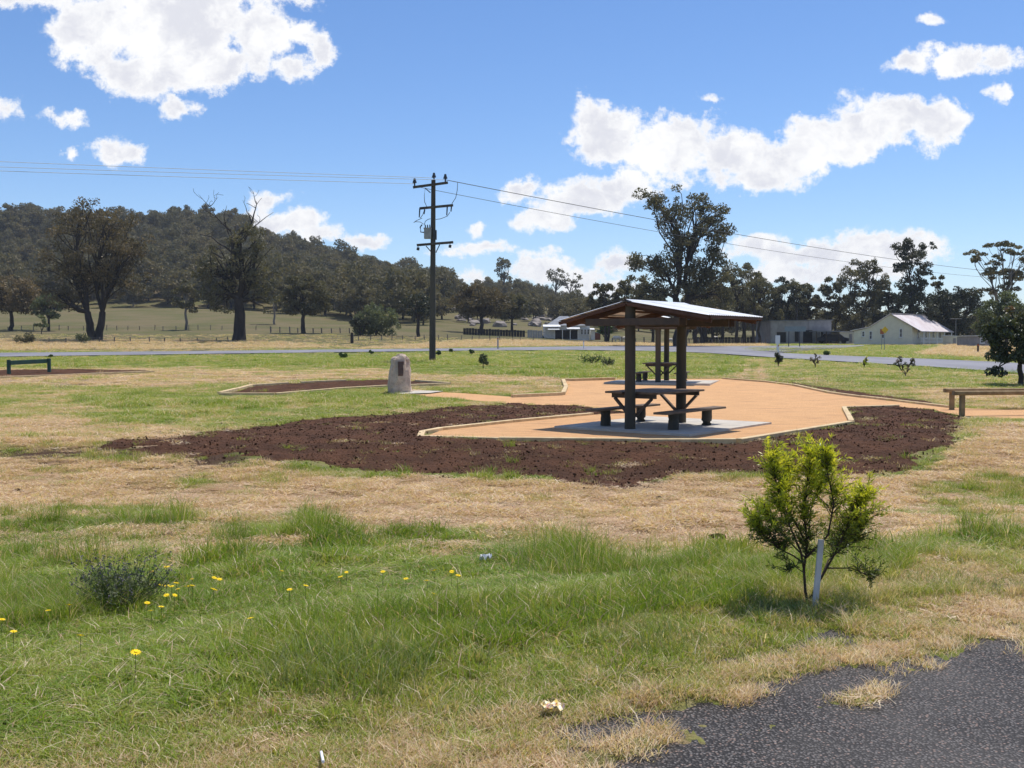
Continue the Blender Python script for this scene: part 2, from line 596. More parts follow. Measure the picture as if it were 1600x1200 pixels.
def m_ground():
    m, N, b, _ = new_mat('meadow_ground')
    geo = N.n('ShaderNodeNewGeometry')
    v = geo.outputs['Position']
    def at_(n):
        a = N.n('ShaderNodeAttribute', attribute_name=n)
        return a.outputs['Fac']
    g = at_('green'); br = at_('brown'); so = at_('bare'); fld = at_('field')
    n1 = N.noise(v, .9, 5, .65)
    n2 = N.noise(v, 6, 5, .7)
    n3 = N.noise(v, 38, 3, .7)
    gg = N.math('ADD', g, N.math('MULTIPLY', N.math('SUBTRACT', n1, .5), .9))
    gg = N.math('ADD', gg, N.math('MULTIPLY', N.math('SUBTRACT', n2, .5), .75))
    gf = N.ramp(gg, .25, .75)
    green = N.mix(N.ramp(n2, .3, .7), (.100, .130, .026), (.190, .210, .048))
    dry = N.mix(N.ramp(n3, .3, .7), (.50, .38, .24), (.27, .17, .10))
    dry = N.mix(N.math('MULTIPLY', N.ramp(N.noise(v, 2.1, 4, .6), .5, .66), .5), dry, (.26, .135, .085))
    c = N.mix(gf, dry, green)
    c = N.mix(br, c, N.mix(N.ramp(n1, .35, .65), (.27, .165, .075), (.20, .135, .07)))
    fcol = N.mix(N.ramp(N.noise(v, .12, 5, .6), .35, .65), (.112, .108, .042), (.170, .132, .072))
    c = N.mix(fld, c, N.mix(N.math('MULTIPLY', N.ramp(n2, .35, .65), .4), fcol, (.11, .11, .045)))
    c = N.mix(so, c, N.mix(N.ramp(n2, .3, .7), (.055, .030, .022), (.085, .045, .03)))
    N.link(c, b.inputs['Base Color'])
    b.inputs['Roughness'].default_value = .95
    b.inputs['Specular IOR Level'].default_value = .1
    bump(N, b, N.math('ADD', N.noise(v, 30, 4, .7), N.math('MULTIPLY', n2, 1.5)), .05, .8)
    return m


M['ground'] = m_ground()


def leafy(name, cols, trans=.35, rough=.55, attr='tint', kind='GEOMETRY', spec=.25):
    """cols: colour stops over the 0..1 attribute"""
    m, N, b, out = new_mat(name)
    a = N.n('ShaderNodeAttribute', attribute_name=attr, attribute_type=kind)
    cr = N.n('ShaderNodeValToRGB')
    el = cr.color_ramp.elements
    while len(el) > 1:
        el.remove(el[-1])
    el[0].position = 0; el[0].color = (*cols[0], 1)
    for i, c in enumerate(cols[1:]):
        e = el.new((i + 1) / (len(cols) - 1)); e.color = (*c, 1)
    N.link(a.outputs['Fac'], cr.inputs[0])
    N.link(cr.outputs[0], b.inputs['Base Color'])
    b.inputs['Roughness'].default_value = rough
    b.inputs['Specular IOR Level'].default_value = spec
    tr = N.n('ShaderNodeBsdfTranslucent')
    N.link(N.mix(1.0, cr.outputs[0], (1.25, 1.2, .7), 'MULTIPLY'), tr.inputs['Color'])
    mx = N.n('ShaderNodeMixShader')
    mx.inputs[0].default_value = trans
    N.link(b.outputs[0], mx.inputs[1]); N.link(tr.outputs[0], mx.inputs[2])
    N.link(mx.outputs[0], out.inputs[0])
    return m


def blade_variation(m):
    t = m.node_tree
    N = NT(t)
    cr = [n for n in t.nodes if n.type == 'VALTORGB'][0]
    src = cr.inputs[0].links[0].from_socket
    va = N.n('ShaderNodeAttribute', attribute_name='var')
    f = N.math('ADD', src, N.math('MULTIPLY', N.math('SUBTRACT', va.outputs['Fac'], .5), .36))
    N.link(f, cr.inputs[0])
    return m


M['blade'] = leafy('grass_blade', [(.84, .70, .50), (.56, .37, .26), (.66, .49, .31), (.42, .37, .12), (.31, .37, .050), (.225, .325, .030), (.14, .225, .020)], .42, .45, 'tint', 'INSTANCER', spec=.3)
blade_variation(M['blade'])
M['leaf_gum'] = leafy('gum_leaves', [(.068, .068, .040), (.105, .100, .056), (.165, .150, .082), (.26, .215, .13)], .30, .55)
M['leaf_hill'] = leafy('hill_leaves', [(.085, .080, .046), (.125, .115, .062), (.175, .150, .078), (.25, .20, .11)], .28, .7)
M['leaf_brown'] = leafy('brown_gum_leaves', [(.085, .074, .045), (.13, .106, .060), (.19, .145, .082), (.27, .195, .11)], .30, .55)
M['leaf_pale'] = leafy('pale_leaves', [(.10, .125, .06), (.16, .18, .09), (.21, .235, .12), (.26, .27, .14)], .3, .6)
M['leaf_dark'] = leafy('dark_leaves', [(.030, .040, .022), (.048, .056, .030), (.072, .075, .038), (.11, .10, .055)], .15, .5)
M['leaf_green'] = leafy('green_leaves', [(.035, .075, .018), (.06, .115, .025), (.09, .15, .035)], .3, .5)
M['leaf_clump'] = leafy('clump_grass', [(.08, .12, .03), (.14, .19, .04), (.21, .26, .06), (.30, .30, .10)], .35, .45, spec=.5)
M['leaf_red'] = leafy('red_tip_leaves', [(.045, .065, .028), (.07, .09, .038), (.12, .12, .055), (.30, .10, .06)], .25, .4, spec=.5)
M['leaf_lime'] = leafy('lime_leaves', [(.055, .09, .02), (.17, .21, .026), (.36, .41, .03), (.56, .60, .04), (.70, .66, .07)], .45, .35, spec=.5)
M['leaf_grey'] = leafy('grey_weed', [(.09, .11, .05), (.14, .16, .08), (.20, .20, .14)], .2, .7)


# ------------------------------------------------------------------ object helpers
def tag(o, label=None, cat=None, group=None, kind=None):
    if label: o['label'] = label
    if cat: o['category'] = cat
    if group: o['group'] = group
    if kind: o['kind'] = kind
    return o


def empty(name, loc=(0, 0, 0), rz=0.0):
    o = bpy.data.objects.new(name, None)
    o.empty_display_size = .2
    COL.objects.link(o)
    o.location = loc
    o.rotation_euler = (0, 0, rz)
    return o


def thing(name, label, cat, loc=(0, 0, 0), rz=0.0, group=None):
    return tag(empty(name, loc, rz), label, cat, group)


def link_mesh(name, me, parent=None, loc=None, rz=None, col=None):
    o = bpy.data.objects.new(name, me)
    (col or COL).objects.link(o)
    if parent is not None:
        o.parent = parent
    if loc is not None:
        o.location = loc
    if rz is not None:
        o.rotation_euler = (0, 0, rz)
    return o


def np_mesh(name, verts, faces_list, mats, mat_ids=None, attrs=None, smooth=False):
    """faces_list: list of int arrays (n,3) or (n,4); mat_ids: one id per array or array"""
    me = bpy.data.meshes.new(name)
    verts = np.asarray(verts, np.float32)
    me.vertices.add(len(verts))
    me.vertices.foreach_set('co', verts.ravel())
    nl = sum(f.size for f in faces_list)
    nf = sum(len(f) for f in faces_list)
    me.loops.add(nl)
    me.loops.foreach_set('vertex_index', np.concatenate([f.ravel() for f in faces_list]).astype(np.int32))
    me.polygons.add(nf)
    tot = np.concatenate([np.full(len(f), f.shape[1]) for f in faces_list]).astype(np.int32)
    start = np.concatenate([[0], np.cumsum(tot)[:-1]]).astype(np.int32)
    me.polygons.foreach_set('loop_start', start)
    me.polygons.foreach_set('loop_total', tot)
    for m in mats:
        me.materials.append(m)
    if mat_ids is not None:
        ids = np.concatenate([np.full(len(f), i) for f, i in zip(faces_list, mat_ids)]).astype(np.int32)
        me.polygons.foreach_set('material_index', ids)
    if smooth:
        me.polygons.foreach_set('use_smooth', np.ones(nf, bool))
    for k, v in (attrs or {}).items():
        a = me.attributes.new(k, 'FLOAT', 'POINT')
        a.data.foreach_set('value', np.asarray(v, np.float32))
    me.update(calc_edges=True)
    me.validate()
    return me


class MB:
    """collects simple solids into one mesh"""
    def __init__(self):
        self.v = []
        self.f = []
        self.s = []

    def add(self, vs, fs, smooth=False):
        o = len(self.v)
        self.v += [tuple(p) for p in vs]
        self.f += [tuple(i + o for i in f) for f in fs]
        self.s += [smooth] * len(fs)
        return self

    def box(self, c, s, rot=None):
        c = Vector(c)
        h = [q / 2 for q in s]
        pts = [Vector((sx * h[0], sy * h[1], sz * h[2])) for sx in (-1, 1) for sy in (-1, 1) for sz in (-1, 1)]
        if rot is not None:
            pts = [rot @ p for p in pts]
        pts = [c + p for p in pts]
        return self.add(pts, [(0, 1, 3, 2), (4, 6, 7, 5), (0, 4, 5, 1), (2, 3, 7, 6), (0, 2, 6, 4), (1, 5, 7, 3)])

    def beam(self, p, q, w, h, up=(0, 0, 1), bev=0.0):
        """box from p to q, w across, h along up"""
        p = Vector(p); q = Vector(q)
        d = (q - p)
        L = d.length
        d.normalize()
        side = d.cross(Vector(up)).normalized()
        u = side.cross(d).normalized()
        if bev <= 0:
            ring = [(-w / 2, -h / 2), (w / 2, -h / 2), (w / 2, h / 2), (-w / 2, h / 2)]
        else:
            b = bev
            ring = [(-w / 2 + b, -h / 2), (w / 2 - b, -h / 2), (w / 2, -h / 2 + b), (w / 2, h / 2 - b), (w / 2 - b, h / 2), (-w / 2 + b, h / 2), (-w / 2, h / 2 - b), (-w / 2, -h / 2 + b)]
        n = len(ring)
        vs = [p + side * a + u * b_ for a, b_ in ring] + [q + side * a + u * b_ for a, b_ in ring]
        fs = [(i, (i + 1) % n, n + (i + 1) % n, n + i) for i in range(n)] + [tuple(range(n))[::-1], tuple(range(n, 2 * n))]
        return self.add(vs, fs)

    def cyl(self, p, q, r0, r1=None, n=10, cap=True):
        r1 = r0 if r1 is None else r1
        p = Vector(p); q = Vector(q)
        d = (q - p).normalized()
        a = d.orthogonal().normalized()
        b = d.cross(a)
        vs = []
        for c, r in ((p, r0), (q, r1)):
            for i in range(n):
                t = 2 * math.pi * i / n
                vs.append(c + a * math.cos(t) * r + b * math.sin(t) * r)
        self.add(vs, [(i, (i + 1) % n, n + (i + 1) % n, n + i) for i in range(n)], True)
        if cap:
            self.add(vs[:n], [tuple(range(n))[::-1]]); self.add(vs[n:], [tuple(range(n))])
        return self

    def tube(self, pts, rad, n=6):
        pts = [Vector(p) for p in pts]
        vs = []
        for k, p in enumerate(pts):
            d = (pts[min(k + 1, len(pts) - 1)] - pts[max(k - 1, 0)]).normalized()
            a = Vector((d.y, -d.x, 0))
            a = a.normalized() if a.length > .05 else d.orthogonal().normalized()
            b = d.cross(a).normalized()
            r = rad[k] if hasattr(rad, '__len__') else rad
            for i in range(n):
                t = 2 * math.pi * i / n
                vs.append(p + a * math.cos(t) * r + b * math.sin(t) * r)
        fs = []
        for k in range(len(pts) - 1):
            for i in range(n):
                fs.append((k * n + i, k * n + (i + 1) % n, (k + 1) * n + (i + 1) % n, (k + 1) * n + i))
        self.add(vs, fs, True)
        self.add(vs[-n:], [tuple(range(n))]); self.add(vs[:n], [tuple(range(n))[::-1]])
        return self

    def mesh(self, name, mat):
        me = bpy.data.meshes.new(name)
        me.from_pydata(self.v, [], self.f)
        me.materials.append(mat)
        me.polygons.foreach_set('use_smooth', self.s)
        me.update()
        return me

    def build(self, name, mat, parent=None, loc=None, rz=None):
        return link_mesh(name, self.mesh(name, mat), parent, loc, rz)


def children(o):
    return [c for c in list(bpy.data.objects) if c.parent == o]


def copy_tree(o, parent=None, kids=None):
    if kids is None:
        kids = {}
        for c in bpy.data.objects:
            if c.parent:
                kids.setdefault(c.parent.name, []).append(c)
    c = o.copy()
    COL.objects.link(c)
    c.parent = parent
    for ch in kids.get(o.name, []):
        copy_tree(ch, c, kids)
    return c


# ------------------------------------------------------------------ the ground
ZONES = [
    # polygon in photo pixels, attribute, value, softness px, wobble px
    ([(-900, 552), (300, 549), (900, 541), (1180, 541), (2600, 530), (2600, 300), (-900, 300)], 'field', 1.0, 2, 2),
    ([(-300, 560), (700, 551), (1150, 558), (1600, 590), (2300, 700), (2300, 600), (1700, 560), (1200, 545), (1150, 530), (-300, 530)], 'green', .85, 4, 4),
    ([(-300, 562), (700, 552), (1150, 560), (1250, 575), (1000, 592), (700, 592), (600, 578), (300, 575), (-300, 577)], 'green', .82, 3, 5),
    ([(1180, 560), (1550, 585), (2200, 640), (2200, 665), (1480, 634), (1300, 606), (1180, 590)], 'green', .70, 5, 8),
    ([(1400, 605), (1600, 612), (1600, 640), (1480, 630)], 'green', .42, 6, 8),
    ([(-300, 577), (300, 576), (600, 580), (880, 592), (880, 600), (600, 592), (300, 604), (-300, 600)], 'green', .34, 4, 5),
    ([(130, 625), (350, 618), (600, 606), (720, 618), (800, 630), (600, 645), (400, 662), (250, 665), (120, 650)], 'green', .78, 8, 10),
    ([(700, 600), (880, 598), (880, 614), (760, 612)], 'green', .50, 3, 5),
    ([(-300, 640), (150, 655), (300, 680), (300, 700), (-300, 700)], 'green', .36, 10, 12),
    ([(-300, 705), (300, 725), (900, 765), (1180, 755), (1430, 750), (1560, 660), (1900, 670), (1900, 830), (1450, 850), (1180, 870), (900, 860), (640, 835), (480, 800), (-300, 800)], 'green', .08, 10, 14),
    ([(-300, 738), (320, 728), (620, 742), (430, 758), (-300, 752)], 'green', .42, 8, 12),
    ([(1430, 745), (1900, 700), (1900, 860), (1420, 850)], 'green', .46, 12, 25),
    ([(-900, 806), (120, 800), (300, 800), (480, 800), (640, 832), (800, 838), (950, 862), (1150, 868), (1300, 885), (1440, 862), (1520, 830), (1900, 800), (1900, 900), (1600, 915), (1450, 950), (1300, 985), (1150, 1030), (1000, 1070), (800, 1105), (600, 1135), (400, 1165), (200, 1200), (-200, 1260), (-900, 1300)], 'green', .95, 22, 30),
    ([(1440, 862), (1900, 850), (1900, 900), (1600, 915), (1350, 925)], 'green', .62, 8, 14),
]
ASPH = None


def zone_vals(x, y, z):
    px, py, yc = proj(x, y, z)
    ok = yc > 1.0
    px = np.where(ok, px, 1e5); py = np.where(ok, py, 1e5)
    wob = (fbm(x * 1.1 / np.maximum(y, 4) * 12, y * 1.1 / np.maximum(y, 4) * 0 + np.log(np.maximum(y, .5)) * 14, 21, 4) - .5) * 2
    V = {'green': np.full(x.shape, .64), 'field': np.zeros(x.shape), 'brown': np.zeros(x.shape), 'bare': np.zeros(x.shape)}
    V['green'] = np.where(y < 8, .62, V['green'])
    for poly, at_, val, soft, w in ZONES:
        d = sdf_poly(px, py * 2.2, [(a, b * 2.2) for a, b in poly]) + wob * w * 2.5
        m = sstep(d, -soft, soft)
        V[at_] = V[at_] * (1 - m) + val * m
    # rank brown grass beyond the main road
    d = sdf_poly(px, py * 3, [(a, b * 3) for a, b in [(560, 545), (700, 532), (960, 528), (1200, 536), (1200, 543), (900, 541)]])
    V['brown'] = np.maximum(V['brown'], sstep(d + wob * 5, -3, 5) * .9)
    d = sdf_poly(px, py * 3, [(a, b * 3) for a, b in [(1430, 553), (1480, 538), (1600, 536), (1700, 560), (1550, 560)]])
    V['brown'] = np.maximum(V['brown'], sstep(d + wob * 8, -4, 6) * .8)
    d = sdf_poly(px, py * 3, [(a, b * 3) for a, b in [(-300, 549), (-300, 528), (420, 532), (560, 542), (300, 546)]])
    V['brown'] = np.maximum(V['brown'], sstep(d + wob * 6, -4, 6) * .45)
    d = sdf_poly(px, py * 3, [(a, b * 3) for a, b in [(1180, 536), (1440, 540), (1500, 546), (1440, 562), (1180, 552)]])
    V['field'] = V['field'] * (1 - sstep(d, -3, 3))
    V['green'] = np.maximum(V['green'], sstep(d, -3, 3) * .95)
    # wheel track
    for tr in ([(1150, 590), (1164, 590), (1178, 564), (1171, 564)], [(1180, 590), (1196, 592), (1190, 562), (1184, 562)]):
        d = sdf_poly(px, py, tr)
        V['green'] = V['green'] * (1 - .7 * sstep(d + wob * 2, -2, 2))
    # scuffed soil beyond the left end of the bed
    d = sdf_poly(px, py * 3, [(a, b * 3) for a, b in [(-60, 706), (120, 694), (330, 690), (420, 722), (250, 742), (20, 718)]])
    n = fbm(x * .55, y * 2.4, 41, 4, .6)
    V['bare'] = sstep(d, -8, 25) * sstep(n, .43, .54) * .95
    n2 = fbm(x * 1.4, y * 2.6, 47, 3, .6)
    lit = (y > 8) & (y < 18)
    V['bare'] = np.maximum(V['bare'], np.where(lit, sstep(n2, .70, .76) * .8, 0))
    # rocky dark litter under the hill trees
    V['bare'] = np.where(y > 255, np.maximum(V['bare'], sstep(z, 9.5, 14) * .55 * sstep(fbm(x / 9, y / 9, 77, 3), .4, .6)), V['bare'])
    return V


def build_ground():
    th = np.concatenate([np.arange(-180, -40, 4.0), np.arange(-40, 40, .2), np.arange(40, 180.1, 4.0)])
    th = np.radians(th)
    r = [.25]
    while r[-1] < 60: r.append(r[-1] * 1.0155)
    while r[-1] < 520: r.append(r[-1] * 1.022)
    while r[-1] < 1500: r.append(r[-1] * 1.06)
    r = np.array(r)
    TH, RR = np.meshgrid(th, r)
    X = (np.sin(TH) * RR).ravel(); Y = (np.cos(TH) * RR).ravel()
    Z = ground_h(X, Y)
    V = zone_vals(X, Y, Z)
    nc = len(th)
    i = np.arange((len(r) - 1) * nc).reshape(len(r) - 1, nc)[:, :-1].ravel()
    faces = np.stack([i, i + 1, i + nc + 1, i + nc], 1)[:, ::-1]
    me = np_mesh('ground', np.stack([X, Y, Z], 1), [faces], [M['ground']], attrs=V, smooth=True)
    tag(link_mesh('ground', me), kind='structure')


build_ground()


def sheet(name, poly, mat, dz, step=None, z=None, kind='structure', parent=None, zf=None):
    """flat sheet following the ground base; clipped grid by polygon triangulation"""
    import bmesh
    bm = bmesh.new()
    vs = [bm.verts.new((p[0], p[1], 0)) for p in poly]
    f = bm.faces.new(vs)
    bmesh.ops.triangulate(bm, faces=[f])
    if step:
        xs = [p[0] for p in poly]; ys = [p[1] for p in poly]
        for ax, lo, hi in ((0, min(xs), max(xs)), (1, min(ys), max(ys))):
            k = lo + step
            while k < hi:
                no = (1, 0, 0) if ax == 0 else (0, 1, 0)
                co = (k, 0, 0) if ax == 0 else (0, k, 0)
                bmesh.ops.bisect_plane(bm, geom=bm.verts[:] + bm.edges[:] + bm.faces[:], plane_co=co, plane_no=no)
                k += step
    X = np.array([v.co.x for v in bm.verts]); Y = np.array([v.co.y for v in bm.verts])
    Z = (ground_base(X, Y) if z is None else np.full(len(X), z)) + dz
    if zf is not None:
        Z = zf(X, Y)
    for v, zz in zip(bm.verts, Z):
        v.co.z = zz
    bmesh.ops.recalc_face_normals(bm, faces=bm.faces[:])
    me = bpy.data.meshes.new(name)
    bm.to_mesh(me); bm.free()
    if me.polygons[0].normal.z < 0:
        me.flip_normals()
    me.materials.append(mat)
    o = link_mesh(name, me, parent)
    if kind:
        tag(o, kind=kind)
    return o


# gravel apron and paths
sheet('gravel_path', PAD, M['gravel'], 0.0, step=1.0)

# near road
a0 = np.array(ROAD_E[0]); b0 = np.array(ROAD_E[-1])
dv = (b0 - a0) / np.linalg.norm(b0 - a0)
nv = np.array([dv[1], -dv[0]])
rp = [a0 - dv * 12 - nv * .95, a0 + dv * 30 - nv * .95, a0 + dv * 30 + nv * 9, a0 - dv * 12 + nv * 9]
sheet('asphalt_road', [tuple(p) for p in rp], M['asphalt'], 0, z=.05)

# far road: main carriageway and the branch that comes back towards the viewer on the right
MAIN = gpoly([(-400, 560), (0, 558.4), (350, 553.5), (700, 549), (900, 547.5), (1000, 549), (1100, 552), (1160, 556), (1230, 561), (1330, 567), (1450, 574), (1560, 582), (1720, 597),
              (1720, 576), (1560, 567), (1450, 562), (1330, 557.5), (1220, 552.5), (1168, 548.5), (1150, 545.5), (1175, 543), (1350, 541.0), (1350, 540.0), (1180, 541.2), (1000, 541), (900, 542), (700, 545.2), (350, 549), (0, 552.2), (-400, 553.5)], ymin=20)
sheet('far_road', MAIN, M['road_far'], .06, step=6)


# dark garden beds: lumpy soil that dips under the ground along a ragged edge
def soil_bed(name, poly, step, amp, rag, wob=.5):
    P = np.array(poly)
    x0, y0 = P.min(0) - .6; x1, y1 = P.max(0) + .6
    xs = np.arange(x0, x1, step); ys = np.arange(y0, y1, step)
    X, Y = np.meshgrid(xs, ys)
    X = X + RNG.uniform(-.3, .3, X.shape) * step; Y = Y + RNG.uniform(-.3, .3, Y.shape) * step
    sh = X.shape
    x = X.ravel(); y = Y.ravel()
    d = sdf_poly(x, y, poly)
    dp = sdf_poly(x, y, PAD)
    n = fbm(x * 1.3, y * 1.3, 61, 5, .6) - .5
    left = sstep(-x, 0.5, 8) * sstep(19 - y, -3, 2)
    e = d + n * (rag + left * wob * 3)
    up = sstep(e, -.05, .22)
    g = ground_h(x, y)
    c1 = np.abs(fbm(x * 5, y * 5, 62, 3, .6) - .5) * 2
    c2 = vnoise(x * 11, y * 11, 65)
    c3 = vnoise(x * 23, y * 23, 66)
    z = g - .05 + up * (.075 + amp * (c1 * 1.0 + (c2 - .5) * .9 + (c3 - .5) * .5))
    z = np.where(dp > -.05, np.minimum(z, ground_base(x, y) - .03), z)
    keep = (e > -.25).reshape(sh)
    idx = np.arange(x.size).reshape(sh)
    k = keep[:-1, :-1] | keep[1:, 1:]
    F4 = np.stack([idx[:-1, :-1][k], idx[:-1, 1:][k], idx[1:, 1:][k], idx[1:, :-1][k]], 1)
    used = np.unique(F4)
    rem = np.zeros(x.size, int); rem[used] = np.arange(len(used))
    me = np_mesh(name, np.stack([x, y, z], 1)[used], [rem[F4]], [M['soil']], smooth=True)
    return tag(link_mesh(name, me), kind='structure')


soil_bed('soil_bed', BED_MAIN, .05, .013, .8)
soil_bed('soil_bed', BED_STONE, .09, .035, .12, 0)
soil_bed('soil_bed', BED_LEFT, .12, .04, .15, 0)
soil_bed('soil_bed', BED_STRIP, .09, .03, .12, 0)


# timber edging: boards laid end to end
def edging(label, runs, h=.07, w=.09, rise=.03):
    pts0 = gpt(*runs[0][0])
    root = thing('timber_edging', label, 'garden edging', (pts0[0], pts0[1], 0))
    proto = {}
    for run in runs:
        P = [Vector((*gpt(a, b), 0)) for a, b in run]
        for a, b in zip(P, P[1:]):
            L = (b - a).length
            n = max(1, int(round(L / 2.4)))
            for k in range(n):
                p = a.lerp(b, k / n); q = a.lerp(b, (k + 1) / n)
                d = (q - p).normalized()
                p = p + d * .006; q = q - d * .006
                sidej = Vector((-d.y, d.x, 0)) * random.uniform(-.012, .012)
                p = p + sidej; q = q + sidej * .4
                p.z = float(ground_base(np.array([p.x]), np.array([p.y]))[0]) + rise + random.uniform(-.01, .008) - h / 2 + .01
                q.z = float(ground_base(np.array([q.x]), np.array([q.y]))[0]) + rise + random.uniform(-.01, .008) - h / 2 + .01
                o = Vector((pts0[0], pts0[1], 0))
                MB().beam(p - o, q - o, w, h, bev=.008).build('sleeper', M['sleeper'], root)
    return root


edging('long pale timber edging between orange gravel and dark soil before the near shelter',
       [[(925, 648), (800, 660), (690, 672), (660, 677), (656, 685)], [(657, 685.5), (780, 687.8), (1000, 690.5), (1150, 691)], [(1153, 691), (1240, 675.8), (1331, 661.2)], [(1331, 660), (1319, 638.5)], [(1320, 638), (1403, 635.3)]], h=.10, w=.12, rise=.05)
edging('sharp-cornered timber edging where the memorial path meets the gravel', [[(800, 621), (878, 617.5)], [(880, 617), (884.5, 607), (880, 596)], [(882, 595.5), (960, 593.5)]], h=.14, w=.14, rise=.09)
edging('timber edging along the back right of the gravel before a thin soil strip', [[(1130, 592), (1200, 597.5), (1240, 602.5), (1296, 614.5), (1400, 627), (1483, 637)]], h=.10, w=.11, rise=.05)
edging('pale timber frame round the dark pointed bed behind the memorial stone', [[(343, 617), (393, 604.3), (450, 600.3)], [(470, 599), (540, 596.6)], [(343, 617.8), (430, 617.8)], [(430, 617.8), (520, 610.5), (605, 605.5), (703, 601.6)], [(650, 597), (703, 601)]], h=.12, w=.14, rise=.08)
edging('straight pale timber edging in front of the soil under the low green rail', [[(-160, 600), (0, 591.5), (120, 587.5), (240, 582.6)]], h=.13, w=.14, rise=.09)

# ------------------------------------------------------------------ shelters
AL = .665
SEP = 2.05


def frame(t, w, z=0.0):
    """local frame of a shelter: t along the ridge (+Y), w across (+X)"""
    return Vector((w, t, z))


def log_mb(p, q, r, n=14, wob=.004):
    pts = []; rad = []
    k = 7
    for i in range(k):
        t = i / (k - 1)
        pts.append(Vector(p).lerp(Vector(q), t) + Vector((random.uniform(-wob, wob), random.uniform(-wob, wob), 0)))
        rad.append(r * (1 - .03 * t + random.uniform(-.015, .015)))
    return MB().tube(pts, rad, n)


def make_shelter(label):
    root = thing('picnic_shelter', label, 'picnic shelter', (0, 0, 0), 0)
    RZ, NR_, FR_ = 2.50, -.18, SEP + .10
    WL, ZL, WR, ZR = -1.62, 2.13, 1.785, 2.195
    for t in (0, SEP):
        log_mb(frame(t, 0, -.1), frame(t, 0, 2.44), .108, 16).build('post', M['post'], root)
    # cross beam at each post, with rafters above it
    for t, s in ((0, 1), (SEP, -1)):
        for off in (-.135, .135):
            MB().beam(frame(t + off, -.95, 2.085), frame(t + off, 1.15, 2.085), .045, .14, bev=.004).build('cross_beam', M['beam'], root)
        for W_, Z_, sg in ((WL, ZL, -1), (WR, ZR, 1)):
            zr = RZ - .10
            ze = Z_ - .085
            MB().beam(frame(t + .07 * s + .0, .03 * sg, zr), frame(t + .07 * s, W_ * .96, ze), .045, .12, bev=.004).build('rafter', M['rafter'], root)
    for t in (NR_ + .03, FR_ - .03):
        for W_, Z_, sg in ((WL, ZL, -1), (WR, ZR, 1)):
            MB().beam(frame(t, .02 * sg, RZ - .065), frame(t, W_ * .985, Z_ - .055), .03, .065, bev=.004).build('fascia_board', M['rafter'], root)
    # purlins
    for W_, Z_, sg in ((WL, ZL, -1), (WR, ZR, 1)):
        for k in (.06, .36, .67, .985):
            z = RZ + (Z_ - RZ) * k - .045
            MB().beam(frame(NR_ + .05, W_ * k, z), frame(FR_ - .05, W_ * k, z), .07, .04).build('purlin', M['rafter'], root)
    # corrugated sheets, three on each slope, laid side by side along the ridge
    for W_, Z_ in ((WL, ZL), (WR, ZR)):
        n = 3
        Lr = FR_ - NR_
        for k in range(n):
            t0 = NR_ + Lr * k / n; t1 = NR_ + Lr * (k + 1) / n + (.02 if k < n - 1 else 0)
            m = MB()
            vs = []; fs = []
            steps = 44
            for i in range(steps + 1):
                t = t0 + (t1 - t0) * i / steps
                c = .009 * math.cos(2 * math.pi * t / .076) + (k % 2) * .002
                for w, z in ((0.0, RZ), (W_ * .5, (RZ + Z_) / 2), (W_, Z_)):
                    vs.append(frame(t, w, z + c))
            for i in range(steps):
                for j in range(2):
                    a = i * 3 + j
                    fs.append((a, a + 1, a + 4, a + 3))
            m.add(vs, fs, True)
            me = m.mesh('roof_sheet', M['zinc'])
            o = link_mesh('roof_sheet', me, root)
    MB().add([frame(t, w, z) for t in (NR_ - .01, FR_ + .01) for w, z in ((-.13, RZ - .012), (0, RZ + .026), (.13, RZ - .012), (.13, RZ - .016), (0, RZ + .022), (-.13, RZ - .016))],
             [(0, 1, 7, 6), (1, 2, 8, 7), (2, 3, 9, 8), (3, 4, 10, 9), (4, 5, 11, 10), (5, 0, 6, 11)]).build('ridge_cap', M['zinc'], root)
    # a little dark finial at the near gable
    MB().cyl(frame(NR_ + .02, 0, RZ - .03), frame(NR_ - .02, -.02, RZ + .085), .028, .014, 8).build('ridge_knob', M['beam'], root)
    # table between the posts
    zt = .72
    nb = 6
    hw = .60
    wd = 2 * hw / nb
    for k in range(nb):
        w = -hw + wd * (k + .5)
        e = random.uniform(-.006, .006)
        t0, t1 = (.125, SEP - .125) if abs(w) < .12 else (-.02, SEP - .02 + .0)
        if abs(w) >= .12:
            t0, t1 = .02 + e, SEP - .10 + e
        MB().beam(frame(t0, w, zt - .02), frame(t1, w, zt - .02), wd - .008, .04, bev=.004).build('table_plank', M['plank'], root)
    for t in (.14, SEP - .16):
        MB().beam(frame(t, -.50, zt - .085), frame(t, .50, zt - .085), .05, .088, bev=.004).build('table_bearer', M['beam'], root)
    for t in (.0, SEP - .0):
        s = 1 if t < 1 else -1
        for sg in (-1, 1):
            MB().beam(frame(t + .115 * s, sg * .42, zt - .13), frame(t + .09 * s, sg * .06, .24), .045, .07, up=(0, 1, 0)).build('table_brace', M['beam'], root)
    return root


def make_bench(label, group=None):
    root = thing('bench', label, 'bench', (0, 0, 0), 0, group)
    ns = 2
    for k in range(ns):
        MB().beam(Vector((-.075 + .15 * k, -1.24, .335)), Vector((-.075 + .15 * k, 1.24, .335)), .142, .042, bev=.005).build('seat_plank', M['plank'], root)
    for t in (-.72, .66):
        log_mb((0, t, -.12), (0, t, .312), .108, 14).build('leg', M['post'], root)
    return root


def place_set(root_s, b1, b2, x, y, al, z=0.0):
    root_s.location = (x, y, z)
    root_s.rotation_euler = (0, 0, -al)
    L = Vector((math.sin(al), math.cos(al), 0)); W = Vector((math.cos(al), -math.sin(al), 0))
    for b, w, t in ((b1, -.80, 1.08), (b2, .76, 1.08)):
        b.location = Vector((x, y, z)) + L * t + W * w
        b.rotation_euler = (0, 0, -al)


